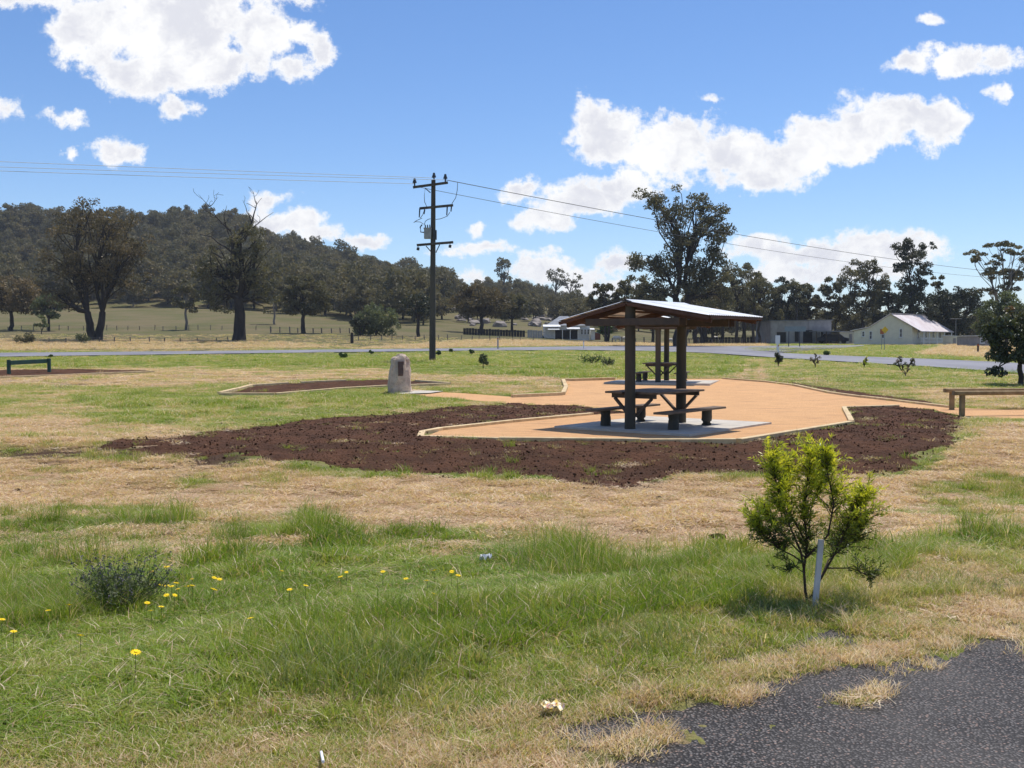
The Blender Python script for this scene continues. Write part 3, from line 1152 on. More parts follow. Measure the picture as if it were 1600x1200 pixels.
sh1 = make_shelter('near picnic shelter on two log posts with bright iron roof and built-in table')
be1 = make_bench('low timber bench on two stump legs at the left of the near shelter table')
be2 = copy_tree(be1)
be2['label'] = 'low timber bench on two stump legs at the right of the near shelter table'
place_set(sh1, be1, be2, 2.31, 20.0, AL, .042)
sh2 = copy_tree(sh1)
sh2['label'] = 'far picnic shelter seen between the posts of the near one'
be3 = copy_tree(be1); be3['label'] = 'bench left of the table under the far picnic shelter'
be4 = copy_tree(be1); be4['label'] = 'bench right of the far shelter table, mostly behind the near shelter post'
y2 = 38.6
z2 = float(ground_base(np.array([5.5]), np.array([39.3]))[0])
place_set(sh2, be3, be4, atx(1028, y2), y2, .305, z2 + .042)
for o in (be3, be4):
    pass


def slab(name, x, y, al, t0, t1, w0, w1, z, h=.09):
    L = Vector((math.sin(al), math.cos(al), 0)); W = Vector((math.cos(al), -math.sin(al), 0))
    P = Vector((x, y, 0))
    c = [P + L * t + W * w for t, w in ((t0, w0), (t0, w1), (t1, w1), (t1, w0))]
    vs = [p + Vector((0, 0, z - h)) for p in c] + [p + Vector((0, 0, z)) for p in c]
    o = MB().add(vs, [(3, 2, 1, 0), (4, 5, 6, 7), (0, 1, 5, 4), (1, 2, 6, 5), (2, 3, 7, 6), (3, 0, 4, 7)]).build(name, M['concrete'])
    return tag(o, kind='structure')


slab('concrete_slab', 2.31, 20.0, AL, -.38, 3.25, -1.55, 1.50, .04)
slab('concrete_slab', atx(1028, y2), y2, .305, -.6, 2.7, -1.95, 2.0, z2 + .04)

# ------------------------------------------------------------------ memorial stone
def memorial():
    base = gp(625, 614)
    Y = base.y
    root = thing('memorial_stone', 'rough upright pinkish granite memorial stone with a dark plaque', 'memorial', base, 0)
    # outline of the upright rock, x half widths and depth by height, then faceted by noise
    hts = [-.08, .05, .25, .5, .75, .95, 1.08, 1.17, 1.23]
    hw = [.42, .40, .385, .36, .35, .33, .29, .22, .10]
    cx = [-.01, -.01, -.01, .0, .0, .005, .0, -.005, .02]
    dp = [.27, .27, .26, .24, .215, .19, .16, .12, .06]
    n = 15
    vs = []
    fs = []
    for k, z in enumerate(hts):
        for i in range(n):
            a = 2 * math.pi * i / n
            ca, sa = math.cos(a), math.sin(a)
            x = cx[k] + hw[k] * math.copysign(abs(ca) ** .62, ca)
            y = dp[k] * math.copysign(abs(sa) ** .62, sa)
            q = random.uniform(-.04, .04)
            vs.append((x + q, y + random.uniform(-.035, .035), z + random.uniform(-.02, .02) + (.05 * math.sin(5 * x + 1) if k > 5 else 0)))
    for k in range(len(hts) - 1):
        for i in range(n):
            fs.append((k * n + i, k * n + (i + 1) % n, (k + 1) * n + (i + 1) % n, (k + 1) * n + i))
    o = len(vs)
    vs.append((.02, 0, 1.20))
    for i in range(n):
        fs.append(((len(hts) - 1) * n + i, (len(hts) - 1) * n + (i + 1) % n, o))
    m = MB().add(vs, fs, False)
    st = m.build('stone', M['memorial'], root)
    st.rotation_euler = (0, 0, R(14))
    # a split cap slab across the top left and a lump at the right
    c2 = MB()
    for (cx_, cz, rx, rz_, rot) in ((-.17, 1.10, .17, .10, -.5), (.08, 1.17, .16, .075, -.35), (.22, 1.08, .13, .10, .7)):
        vv = []
        ff = []
        for k in range(5):
            ph = math.pi * (k / 4 - .5)
            for i in range(9):
                a = 2 * math.pi * i / 9
                p = Vector((math.cos(a) * math.cos(ph) * rx, math.sin(a) * math.cos(ph) * .15, math.sin(ph) * rz_))
                p = Matrix.Rotation(rot, 3, 'Y') @ p
                vv.append(p * random.uniform(.88, 1.1) + Vector((cx_, 0, cz)))
        for k in range(4):
            for i in range(9):
                ff.append((k * 9 + i, k * 9 + (i + 1) % 9, (k + 1) * 9 + (i + 1) % 9, (k + 1) * 9 + i))
        c2.add(vv, ff)
    cp_ = c2.build('stone_top', M['memorial'], root)
    cp_.rotation_euler = (0, 0, R(14))
    pl = MB().beam((0, 0, -.235), (0, 0, .235), .21, .03, up=(0, 1, 0), bev=.004)
    p = pl.build('plaque', M['bronze'], root)
    p.location = (.06, -.222, .80)
    p.rotation_euler = (R(-4), 0, R(32))
    # raised lines on the plaque, too small to read
    ln = MB()
    for k in range(7):
        ln.box((random.uniform(-.01, .01), -.019, .16 - k * .05), (.15 - (k % 3) * .02, .006, .014))
    l_ = ln.build('plaque_lines', M['steel'], p)
    return base


MEM = memorial()
sheet('memorial_slab', gpoly([(620, 617.2), (640, 611), (694, 612.5), (672, 615.5)]), M['concrete'], .035, kind='structure')

# ------------------------------------------------------------------ low rails
def green_rail():
    a = gp(14, 586); b = gp(77, 583)
    root = thing('low_rail', 'low dark green timber rail on two square posts behind the soil strip at far left', 'rail', a)
    d = b - a
    h = 24 / F * a.y
    for q in (Vector((0, 0, 0)), d):
        MB().beam(q + Vector((0, 0, -.1)), q + Vector((0, 0, h)), .13, .13, up=(0, 1, 0), bev=.01).build('rail_post', M['green_paint'], root)
    MB().beam(Vector((0.07, -.02, h - .135)), d + Vector((-.07, -.02, h - .115)), .05, .19, bev=.005).build('rail_board', M['green_paint'], root)


green_rail()


def barrier(label, p0, p1, h, t0, posts):
    root = thing('barrier_rail', label, 'rail', p0, 0)
    d = p1 - p0; d.z = 0
    dn = d.normalized()
    for t in posts:
        q = dn * t
        zz = gh(p0.x + q.x, p0.y + q.y) - p0.z
        MB().beam(q + Vector((0, 0, zz - .2)), q + Vector((0, 0, h - .05)), .11, .11, up=(0, 1, 0), bev=.012).build('rail_post', M['rail_wood'], root)
    a = dn * (-t0)
    MB().beam(a + Vector((0, 0, h)), d + Vector((0, 0, h)), .15, .10, bev=.018).build('top_rail', M['rail_wood'], root)


pA = gp(1503, 649.5); pB = gp(1487, 640)
hA = 38 / F * pA.y
barrier('nearer of two treated pine barrier rails beside the right-hand gravel path', pA, Vector((pA.x + 5.4, pA.y + .5, 0)), hA, .22, (0, 2.5, 5.0))
barrier('farther barrier rail of the pair at right, half hidden by the front one', pB, Vector((pB.x + 5.8, pB.y + .6, 0)), hA - .02, .2, (0, 2.7, 5.3))


# ------------------------------------------------------------------ power pole and lines
def insul(m, p, s=1.0):
    m.cyl(p, p + Vector((0, 0, .12 * s)), .03 * s, .03 * s, 6)
    m.cyl(p + Vector((0, 0, .12 * s)), p + Vector((0, 0, .20 * s)), .085 * s, .07 * s, 8)
    m.cyl(p + Vector((0, 0, .20 * s)), p + Vector((0, 0, .30 * s)), .06 * s, .04 * s, 8)


def power_pole():
    b = gp(675.5, 565.5)
    k = b.y / F          # metres per photo pixel there
    root = thing('power_pole', 'tall dark timber power pole with three crossarms and a grey transformer', 'power pole', b)
    H = 282 * k
    lean = 2.6 * k
    pts = [Vector((lean * t, 0, -.3 + (H + .3) * t)) for t in (0, .12, .3, .5, .7, .85, 1)]
    MB().tube(pts, [.20, .195, .18, .165, .15, .14, .13], 12).build('pole_shaft', M['pole'], root)

    def P(px, py, dy=0.0):
        return Vector(((px - 675.5) * k, dy, (565.5 - py) * k))
    fr = -.24
    arm = {}
    for nm, (a, c) in (('t', ((647, 295.5), (701, 288.3))), ('m', ((657, 328), (709, 323))), ('b', ((652.5, 384.5), (709, 380)))):
        MB().beam(P(*a, fr), P(*c, fr), .11, .14).build('crossarm', M['pole'], root)
    for a, c in (((666, 297), (674, 304)), ((688, 384), (682, 396)), ((667, 386), (674, 394))):
        MB().beam(P(*a, fr - .07), P(*c, fr), .03, .05).build('arm_brace', M['steel'], root)
    for px, py in ((649.5, 293.5), (697, 287), ):
        m = MB(); insul(m, P(px, py, fr), 1.5); m.build('insulator', M['steel'], root)
    m = MB(); m.cyl(P(679, 290, 0), P(679, 283, 0), .035, .035, 6); insul(m, P(679, 284, 0), 1.5); m.build('insulator', M['steel'], root)
    for px, py, ln in ((657.5, 328, 14), (700, 325, 14), (665, 330, 7), (706.5, 325, 8)):
        MB().cyl(P(px, py, fr - .05), P(px - .8, py + ln, fr - .1), .045, .035, 6).build('drop_fuse', M['steel'], root)
    for px, py in ((654.5, 386), (704, 382)):
        MB().cyl(P(px, py, fr), P(px, py + 4, fr), .02, .02, 5).cyl(P(px - 2, py + 4, fr), P(px + 2, py + 4.5, fr), .09, .09, 8).build('insulator', M['steel'], root)
    # transformer tank on its bracket
    tr = MB().beam(P(669.5, 374.5, -.25), P(669.5, 359.5, -.25), .42, .40, up=(0, 1, 0), bev=.05).build('transformer', M['trafo'], root)
    MB().box(P(669.5, 358.8, -.25), (.46, .44, .05)).build('tank_lid', M['trafo'], tr)
    for dx in (-3.5, 0, 3.5):
        MB().cyl(P(669.5 + dx, 358.5, -.25), P(669.2 + dx, 353, -.25), .045, .03, 7).build('bushing', M['steel'], tr)
    MB().tube([P(664, 365, -.3), P(659, 364.5, -.3), P(658, 357, -.3), P(661, 353, -.3)], .04, 6).build('arrester', M['steel'], root)
    MB().box(P(680, 368, 0), (.22, .34, .55)).build('bracket', M['steel'], root)
    # loose leads
    for pth in ([(666, 297), (664.5, 308), (665, 318), (668, 325)], [(716, 288), (715.5, 300), (713, 312), (707, 321)], [(704, 334), (700, 340), (690, 344), (680, 345.5)],
                [(661, 343), (652, 347), (648, 350)], [(663, 352), (658, 349), (650, 348.5)], [(664, 354), (666, 348), (670, 345), (674, 344)], [(665, 329), (662, 338), (658, 343)]):
        MB().tube([P(*q, fr - .06) for q in pth], .018, 4).build('lead_wire', M['wire_dark'], root)
    return b, k, P


PB, KP, PP = power_pole()


def wire(label, a, b, sag, mat, r=.02, group=None):
    pts = []
    n = 36
    for i in range(n + 1):
        t = i / n
        p = a.lerp(b, t)
        p.z -= sag * 4 * t * (1 - t)
        pts.append(p - a)
    o = MB().tube(pts, r, 5).build('power_line', mat)
    o.location = a
    return tag(o, label, 'power line', group)


tops = [PB + PP(649.5, 290, -.24), PB + PP(679, 280, 0), PB + PP(697, 284, -.24)]
far_l = Vector((-86, 36, 11.6)); far_r = Vector((96, 172, 12.4))
wl = Vector((0, 1, 0))
wire('pale power line from the left end of the top crossarm to the left edge', tops[0], far_l + Vector((-.2, -.6, -1.0)), .3, M['wire'], .014)
wire('pale power line from the pole-top insulator to the left edge', tops[1], far_l + Vector((0, .4, -.1)), .3, M['wire'], .014)
wire('pale power line from the right end of the top crossarm to the left edge', tops[2], far_l + Vector((0, 1.2, -.6)), .35, M['wire'], .014)
wire('upper dark power line running from the pole past the big tree at right', tops[2], far_r + Vector((.8, -.6, 0)), 1.2, M['wire_dark'], .022)
wire('lower dark power line running from the pole past the big tree at right', tops[0] + Vector((0, 0, -.15)), far_r + Vector((-.8, .6, -.3)), 1.5, M['wire_dark'], .016)

# ------------------------------------------------------------------ buildings
def poly_prism(m, pts2, y0, y1):
    """extrude an x-z outline from y0 to y1"""
    n = len(pts2)
    vs = [(a, y0, b) for a, b in pts2] + [(a, y1, b) for a, b in pts2]
    fs = [tuple(range(n))] + [tuple(range(n, 2 * n))[::-1]] + [(i, n + i, n + (i + 1) % n, (i + 1) % n) for i in range(n)]
    return m.add(vs, [tuple(reversed(f)) for f in fs])


def window(root, x, z, y, w, h, mat=None):
    f = MB()
    fw = .07
    for c, s in (((x - w / 2, y, z), (fw, .08, h + fw)), ((x + w / 2, y, z), (fw, .08, h + fw)), ((x, y, z - h / 2), (w - fw, .08, fw)), ((x, y, z + h / 2), (w - fw, .08, fw))):
        f.box(c, s)
    o = f.build('window', M['white_paint'], root)
    MB().box((x, y + .02, z), (w - fw, .03, h - fw)).build('pane', M['glass_dark'], o)
    MB().box((x, y - .01, z), (w - fw, .03, .04)).build('glazing_bar', M['white_paint'], o)
    MB().box((x, y - .06, z - h / 2 - .06), (w + .2, .14, .05)).build('sill', M['white_paint'], o)
    return o


def cream_house():
    Y = 140.0
    k = Y / F
    bz = gh(atx(1400, Y), Y)
    def P(px, py):
        return ((px - 1400) * k, (540.5 - py) * k)
    root = thing('cream_house', 'cream weatherboard cottage with a bright iron gable roof and verandah on the right', 'house', (atx(1400, Y), Y, bz))
    # gable end wall faces the viewer on the left; the long eave side runs back to the right
    rg = Vector((P(1391, 492)[0], 0, P(1391, 492)[1]))
    ev = Vector((P(1440, 519.5)[0], 0, P(1440, 519.5)[1]))
    lv = Vector((P(1358, 512.5)[0], 0, P(1358, 512.5)[1]))
    ll = Vector((P(1331, 518.5)[0], 0, P(1331, 518.5)[1]))
    zc = P(1424, 0)[0]
    wall_r = P(1424, 0)[0]
    zr_ = rg.z + (ev.z - rg.z) * (wall_r - rg.x) / (ev.x - rg.x)
    back = Vector((8.3, 9.5))      # the ridge runs away to the right
    def sh(p, t):
        return (p[0] + back[0] * t, p[1] + back[1] * t, p[2])
    lo = P(1333, 540)[0]
    out = [(lo, 0, -.3), (wall_r, 0, -.3), (wall_r, 0, zr_ - .12), (rg.x, 0, rg.z - .12), (lv.x, 0, lv.z - .12), (lo, 0, ll.z - .15)]
    # board by board: weatherboards on the gable wall
    n = len(out)
    vs = out + [sh(p, 1) for p in out]
    MB().add(vs, [tuple(range(n))[::-1], tuple(range(n, 2 * n))] + [(i, (i + 1) % n, n + (i + 1) % n, n + i) for i in range(n)]).build('wall', M['cream'], root)
    nb = 14
    for i in range(nb):
        z0 = .05 + i * .29
        def xat(z, side):
            if side < 0:
                if z < ll.z - .15: return lo
                if z < lv.z - .12: return lo + (lv.x - lo) * (z - ll.z + .15) / max(.01, lv.z - .12 - ll.z + .15)
                return lv.x + (rg.x - lv.x) * (z - lv.z + .12) / (rg.z - lv.z)
            if z < zr_ - .12: return wall_r
            return wall_r + (rg.x - wall_r) * (z - zr_ + .12) / (rg.z - zr_)
        z1 = z0 + .27
        if z1 > rg.z - .2: break
        a, b_ = xat(z1, -1) + .03, xat(z1, 1) - .03
        if b_ - a < .3: break
        MB().box(((a + b_) / 2, -.012, (z0 + z1) / 2), (b_ - a, .03, .262), Matrix.Rotation(R(2.5), 3, 'X')).build('weatherboard', M['cream'], root)
    # roof planes as sheets with thickness
    th = .09
    def plane(name, a, b, mat, over0=-.35, over1=.35, sheets=1, w0=0.0, w1=1.0):
        L = Vector((back[0], back[1], 0)); Ln = L.normalized()
        for s in range(sheets):
            t0 = s / sheets * L.length + (over0 if s == 0 else 0.01)
            t1 = (s + 1) / sheets * L.length + (over1 if s == sheets - 1 else 0)
            c = [Vector(a) + Ln * t0, Vector(b) + Ln * t0, Vector(b) + Ln * t1, Vector(a) + Ln * t1]
            vs = c + [p - Vector((0, 0, th)) for p in c]
            MB().add(vs, [(0, 1, 2, 3), (7, 6, 5, 4), (0, 4, 5, 1), (1, 5, 6, 2), (2, 6, 7, 3), (3, 7, 4, 0)]).build(name, mat, root)
    plane('roof_sheet', rg, ev, M['rust_white_roof'], sheets=8)
    plane('roof_sheet', rg - Vector((.01, 0, 0)), lv, M['rust_white_roof'], sheets=1)
    plane('roof_sheet', lv + Vector((0, 0, -.02)), ll - Vector((.2, 0, 0)), M['rust_white_roof'], sheets=1)
    MB().beam(rg + Vector((-.2, -.36, .02)), rg + Vector((back[0], back[1], .04)), .3, .06).build('ridge_cap', M['rust_white_roof'], root)
    # verandah posts and rail along the eave
    L = Vector((back[0], back[1], 0)); Ln = L.normalized()
    e0 = Vector((ev.x - .25, 0, 0))
    for t in (.1, .27, .52, .76, 1.0):
        q = e0 + L * t
        MB().beam(q + Vector((0, 0, -.3)), q + Vector((0, 0, ev.z - .12)), .13, .13, up=(0, 1, 0)).build('verandah_post', M['white_paint'], root)
    for z in (.35, .9):
        MB().beam(e0 + Ln * .1 + Vector((0, 0, z)), e0 + L + Vector((0, 0, z)), .05, .08).build('verandah_rail', M['white_paint'], root)
    nbal = 30
    for i in range(nbal):
        q = e0 + L * (.02 + .97 * i / nbal)
        MB().box(q + Vector((0, 0, .63)), (.05, .05, .5)).build('baluster', M['white_paint'], root)
    MB().beam(e0 + L * 0 + Vector((-.8, 0, .02)), e0 + L * 1 + Vector((-.8, 0, .02)), 1.9, .12).build('verandah_floor', M['grey_wall'], root)
    for t in (.18, .42, .66, .86):
        q = Vector((wall_r, 0, 0)) + L * t
        w = MB().box(q + Vector((.02, 0, 1.45)), (.10, .75, 1.3), Matrix.Rotation(math.atan2(-back[0], back[1]), 3, 'Z')).build('window', M['white_paint'], root)
        MB().box(q + Vector((.06, 0, 1.45)), (.06, .62, 1.16), Matrix.Rotation(math.atan2(-back[0], back[1]), 3, 'Z')).build('pane', M['glass_dark'], w)
    for px, py, w, h in ((1347.5, 524, 4, 8), (1359, 526, 4, 12), (1378, 525, 4, 11), (1406, 522.5, 4, 13)):
        x, z = P(px, py)
        window(root, x, z, -.06, w * k, h * k)
    return root


cream_house()


def simple_shed(name, label, px0, px1, top0, top1, base, Y, depth, wall, roof, openings=(), over=.2, cat='shed', rise=.0):
    k = Y / F
    xc = (px0 + px1) / 2
    bz = gh(atx(xc, Y), Y)
    root = thing(name, label, cat, (atx(xc, Y), Y, bz))
    w = (px1 - px0) * k
    h0 = (base - top0) * k; h1 = (base - top1) * k
    m = MB()
    poly_prism(m, [(-w / 2, -.3), (w / 2, -.3), (w / 2, h1 - .06), (-w / 2, h0 - .06)], 0, depth)
    m.build('wall', wall, root)
    a = Vector((-w / 2 - over, depth / 2, h0)); b = Vector((w / 2 + over, depth / 2, h1))
    MB().beam(a, b, depth + 2 * over, .08).build('roof', roof, root)
    n = max(2, int(w / 1.1))
    for i in range(n + 1):
        MB().box((-w / 2 + .05 + (w - .1) * i / n, -.02, min(h0, h1) / 2 - .05), (.06, .04, min(h0, h1) - .05)).build('wall_batten', wall, root)
    for (ox0, ox1, oz0, oz1, kind) in openings:
        xa, xb = (ox0 - xc) * k, (ox1 - xc) * k
        za, zb = (base - oz1) * k, (base - oz0) * k
        if kind == 'w':
            window(root, (xa + xb) / 2, (za + zb) / 2, -.06, xb - xa, zb - za)
        else:
            d = MB().box(((xa + xb) / 2, -.05, (za + zb) / 2), (xb - xa, .06, zb - za)).build('door', M['dark_open'] if kind == 'd' else M['grey_wall'], root)
            MB().box(((xa + xb) / 2, -.075, zb + .06), (xb - xa + .2, .07, .1)).build('lintel', wall, root)
    return root


simple_shed('grey_shed', 'long flat-roofed grey shed with dark doorways left of the cream cottage', 1203, 1298, 503, 502, 539, 150, 9, M['grey_wall'], M['grey_roof'],
            [(1213, 1227, 521, 537, 'd'), (1241, 1247, 517, 536, 'd'), (1254, 1268, 518, 537, 'd'), (1281, 1286, 520, 531, 'w')])
simple_shed('white_shed', 'small pale shed with a white roof between the grey shed and the cottage', 1309, 1333, 520.5, 521, 539, 147, 4, M['cream'], M['white_paint'], [(1326, 1330, 524, 537, 'g')])
simple_shed('garden_shed', 'tiny pale shed at the right end of the cottage verandah', 1484, 1497, 527, 528, 541, 139, 2.5, M['cream'], M['white_paint'], [(1488, 1492, 531, 540, 'g')], over=.1)
simple_shed('pale_outbuilding', 'grey outbuilding with a bright white roof left of the red-tipped tree', 1523, 1556, 520, 520, 537, 120, 5, M['grey_wall'], M['white_paint'], [(1530, 1536, 524, 531, 'w')])


def carport():
    Y = 146; k = Y / F
    root = thing('carport', 'low dark open carport joining the right end of the grey shed', 'carport', (atx(1293, Y), Y, gh(atx(1293, Y), Y)))
    w = (1313 - 1276) * k
    MB().box((0, 1.5, 19.5 * k), (w, 4, .14)).build('roof', M['grey_roof'], root)
    for x in (-w / 2 + .1, -.2, w / 2 - .1):
        MB().box((x, .2, 9.5 * k), (.12, .12, 19 * k)).build('post', M['beam'], root)
    return root


carport()


def parked_car():
    Y = 147.5; k = Y / F
    root = thing('parked_car', 'dark car parked under the carport beside the grey shed', 'car', (atx(1300, Y), Y, gh(atx(1300, Y), Y)), R(8))
    body = [(-2.1, .35), (2.1, .35), (2.15, .75), (1.4, .92), (.75, 1.38), (-.9, 1.38), (-1.6, .95), (-2.1, .85)]
    m = MB(); poly_prism(m, body, -.8, .8); m.build('car_body', simple('dark_car_paint', (.03, .035, .05), rough=.25, spec=.5), root)
    g = MB(); poly_prism(g, [(-1.35, .98), (1.1, .98), (.68, 1.33), (-.84, 1.33)], -.82, .82); g.build('car_window', M['glass_dark'], root)
    for x in (-1.35, 1.35):
        for y in (-.78, .78):
            MB().cyl((x, y - .1, .33), (x, y + .1, .33), .33, .33, 14).build('wheel', M['dark_open'], root)


parked_car()


def far_house():
    Y = 165; k = Y / F
    def P(px, py): return ((px - 890) * k, (531 - py) * k)
    x0 = atx(890, Y)
    root = thing('old_farmhouse', 'old white farmhouse with grey hip roof and white awnings behind the near shelter', 'house', (x0, Y, gh(x0, Y)))
    xl, xr = P(851, 0)[0], P(921, 0)[0]
    D = 9.0
    zt = P(0, 509)[1]
    m = MB(); m.box(((xl + xr) / 2, D / 2, zt / 2 - .2), (xr - xl, D, zt + .4)); m.build('wall', M['white_paint'], root)
    # hip roof
    o = .35
    za = zt
    xa, xb = P(856, 0)[0], P(912, 0)[0]
    rz_ = P(0, 493.5)[1]
    r0 = Vector((P(876, 0)[0], D * .45, rz_)); r1 = Vector((P(889, 0)[0], D * .45, rz_))
    c = [Vector((xa - o, -o, za)), Vector((xb + o, -o, za)), Vector((xb + o, D + o, za)), Vector((xa - o, D + o, za))]
    vs = c + [r0, r1]
    MB().add(vs, [(0, 1, 5, 4), (2, 3, 4, 5), (3, 0, 4), (3, 2, 1, 0)]).build('roof', M['grey_roof'], root)
    MB().add([c[1], c[2], r1, c[1] - Vector((0, 0, .1)), c[2] - Vector((0, 0, .1)), r1 - Vector((.1, 0, .1))], [(0, 1, 2), (5, 4, 3), (0, 3, 4, 1), (1, 4, 5, 2), (2, 5, 3, 0)]).build('lit_roof_end', M['white_paint'], root)  # right hip of the grey roof, sunlight on it painted as white
    # white awnings and front rooms
    for pxa, pxb, ya, yb, dy in ((848, 875, 508, 511.5, -1.6), (855, 873, 512, 515.5, -2.3), (885, 905, 512.0, 514.5, -1.6), (921, 928, 513.5, 516, -1.0)):
        A, B = P(pxa, ya), P(pxb, yb)
        MB().box(((A[0] + B[0]) / 2, dy / 2 - .1, (A[1] + B[1]) / 2), (B[0] - A[0], abs(dy) + .3, .10), Matrix.Rotation(R(10), 3, 'X')).build('awning', M['white_paint'], root)
    # dark panel on the wall, shade under the verandah put into its colour
    MB().box(((P(866, 0)[0] + P(902, 0)[0]) / 2, -.04, P(0, 523)[1]), ((902 - 866) * k, .06, 14 * k)).build('verandah_shade', M['dark_open'], root)
    for px in (866, 878, 890, 903):
        MB().box((P(px, 0)[0], -1.5, P(0, 523)[1]), (.12, .12, 17 * k)).build('verandah_post', M['white_paint'], root)
    for px in (909, 914, 919):
        window(root, P(px, 0)[0], P(0, 519)[1], -.06, 2.9 * k, 8 * k)
    MB().box((P(926, 0)[0], .8, P(0, 524)[1]), (6 * k, 2.4, 15 * k)).build('side_room', M['white_paint'], root)
    return root


far_house()
simple_shed('red_shed', 'small dull red shed at the right end of the old farmhouse', 929, 938, 519, 521, 531, 168, 4, M['red_wall'], M['grey_roof'], over=.15)


def sign_board(name, label, px0, px1, py0, py1, base_l, Y, mat, posts, thick=.08, cat='sign', pmat='steel'):
    k = Y / F
    xc = (px0 + px1) / 2
    x0 = atx(xc, Y)
    bz = gh(x0, Y)
    root = thing(name, label, cat, (x0, Y, bz))
    def P(px, py): return ((px - xc) * k, at(xc, py, Y).z - bz)
    a, b = P(px0, py0), P(px1, py1)
    MB().beam(((a[0] + b[0]) / 2, 0, b[1]), ((a[0] + b[0]) / 2, 0, a[1]), b[0] - a[0], thick, up=(0, 1, 0), bev=.01).build('sign_panel', M[mat], root)
    for px in posts:
        MB().cyl((P(px, 0)[0], thick, -.3), (P(px, 0)[0], thick, a[1] - .03), .055, .055, 8).build('sign_post', M[pmat], root)
    return root


sign_board('direction_sign', 'wide grey-green road sign, seen from behind, on two posts before the grey shed', 1225, 1258, 510, 518, 540, 118, 'sign_green', (1232, 1249))
sign_board('small_sign', 'small square white sign on a single post left of the grey shed', 1211, 1218, 524, 537, 547, 92, 'white_paint', (1214,), pmat='white_paint')


def diamond_sign():
    Y = 95; k = Y / F
    x0 = atx(1380, Y); bz = gh(x0, Y)
    root = thing('warning_sign', 'yellow diamond warning sign on a thin post in front of the cream cottage', 'sign', (x0, Y, bz))
    zc = at(1381.5, 515.5, Y).z - bz
    s = 5.4 * k
    c = .1
    MB().add([(c - s, 0, zc), (c, 0, zc - s * 1.05), (c + s, 0, zc), (c, 0, zc + s * 1.05), (c - s, .03, zc), (c, .03, zc - s * 1.05), (c + s, .03, zc), (c, .03, zc + s * 1.05)],
             [(0, 1, 2, 3), (7, 6, 5, 4), (0, 4, 5, 1), (1, 5, 6, 2), (2, 6, 7, 3), (3, 7, 4, 0)]).build('sign_panel', M['yellow_sign'], root)
    MB().cyl((c, .07, -.3), (c, .07, zc), .035, .035, 8).build('sign_post', M['trafo'], root)
    x1 = atx(1377, Y + 2)
    r2 = thing('marker_sign', 'small dull orange sign just left of and behind the yellow diamond sign', 'sign', (x1, Y + 2, gh(x1, Y + 2)))
    zc2 = at(1377, 518, Y + 2).z - r2.location.z
    MB().box((0, 0, zc2), (6 * k, .03, 8 * k)).build('sign_panel', M['orange_sign'], r2)
    MB().cyl((0, .05, -.3), (0, .05, zc2), .03, .03, 8).build('sign_post', M['trafo'], r2)


diamond_sign()


def guide_post(label, px, py, h_px, mat='white_paint', w=.11, group=None):
    p = gp(px, py, ymin=20)
    k = p.y / F
    root = thing('guide_post', label, 'post', p, 0, group)
    MB().beam((0, 0, -.1), (0, 0, h_px * k), w, .05, up=(0, 1, 0), bev=.01).build('post_body', M[mat], root)
    MB().box((0, -.03, h_px * k * .85), (w * .8, .012, w)).build('reflector', M['orange_sign'], root)


guide_post('white guide post at the far road edge in front of the old farmhouse', 912, 545.5, 15)
guide_post('grey guide post at the far road edge, right of the power pole', 778, 546, 20, 'trafo', .14)
guide_post('dark short post beside the verge in front of the pale outbuilding', 1528, 552, 15, 'beam', .16)
guide_post('white guide post beside the branch road, right of the small white sign', 1216, 552, 14)


# ------------------------------------------------------------------ fences
def wire_fence(label, px0, py0, px1, py1, n, h_px, thick=.12, wires=3, jitter=.15, mat='dead_wood'):
    a = gp(px0, py0, ymin=20); b = gp(px1, py1, ymin=20)
    root = thing('wire_fence', label, 'fence', a)
    tops = []
    for i in range(n + 1):
        p = a.lerp(b, i / n)
        p.x += random.uniform(-.3, .3)
        p.z = gh(p.x, p.y)
        h = h_px * p.y / F * random.uniform(.85, 1.15)
        q = p - a
        MB().beam(q + Vector((0, 0, -.2)), q + Vector((random.uniform(-.08, .08), 0, h)), thick * random.uniform(.8, 1.2), thick, up=(0, 1, 0)).build('fence_post', M[mat], root)
        tops.append((q, h))
    for w in range(wires):
        MB().tube([q + Vector((0, 0, h * (.35 + .3 * w))) for q, h in tops], .012, 3).build('fence_wire', M['wire_dark'], root)


wire_fence('post and wire fence across the rising paddock at far left, behind the big forked tree', -60, 517, 420, 516, 26, 7.5, .09)
wire_fence('line of close fence posts right of the small round paddock tree', 425, 520, 545, 521, 9, 8.5, .16)
wire_fence('sagging roadside wire fence in brown grass between the two big left trees', -60, 536, 360, 534, 16, 7.5, .10)
wire_fence('roadside wire fence from the corner post to the old farmhouse', 560, 532, 830, 533, 16, 7.5, .10)
wire_fence('wire fence with low posts right of the farmhouse in front of the row of trunks', 955, 536, 1195, 538, 14, 9, .14)


def corner_post():
    p = gp(550, 536, ymin=20)
    o = MB().cyl((0, 0, -.3), (0, 0, 1.25), .2, .17, 10).build('strainer_post', M['bark'])
    o.location = p
    tag(o, 'thick dark strainer post standing alone left of the pale willowy bush', 'post')


corner_post()


def paling(label, px0, px1, py, h_px, Y, mat, step=.22, dark=False):
    k = Y / F
    x0, x1 = atx(px0, Y), atx(px1, Y)
    root = thing('paling_fence', label, 'fence', (x0, Y, gh(x0, Y)))
    n = int((x1 - x0) / step)
    me = MB().box((0, 0, h_px * k / 2 - .1), (step * .9, .04, h_px * k + .2)).mesh('paling', M[mat])
    for i in range(n):
        o = link_mesh('paling', me, root, (i * step, random.uniform(-.02, .02), gh(x0 + i * step, Y) - root.location.z + random.uniform(-.06, .03)))
    MB().beam(Vector((0, .05, h_px * k * .75)), Vector((x1 - x0, .05, gh(x1, Y) - root.location.z + h_px * k * .75)), .05, .09).build('rail', M[mat], root)


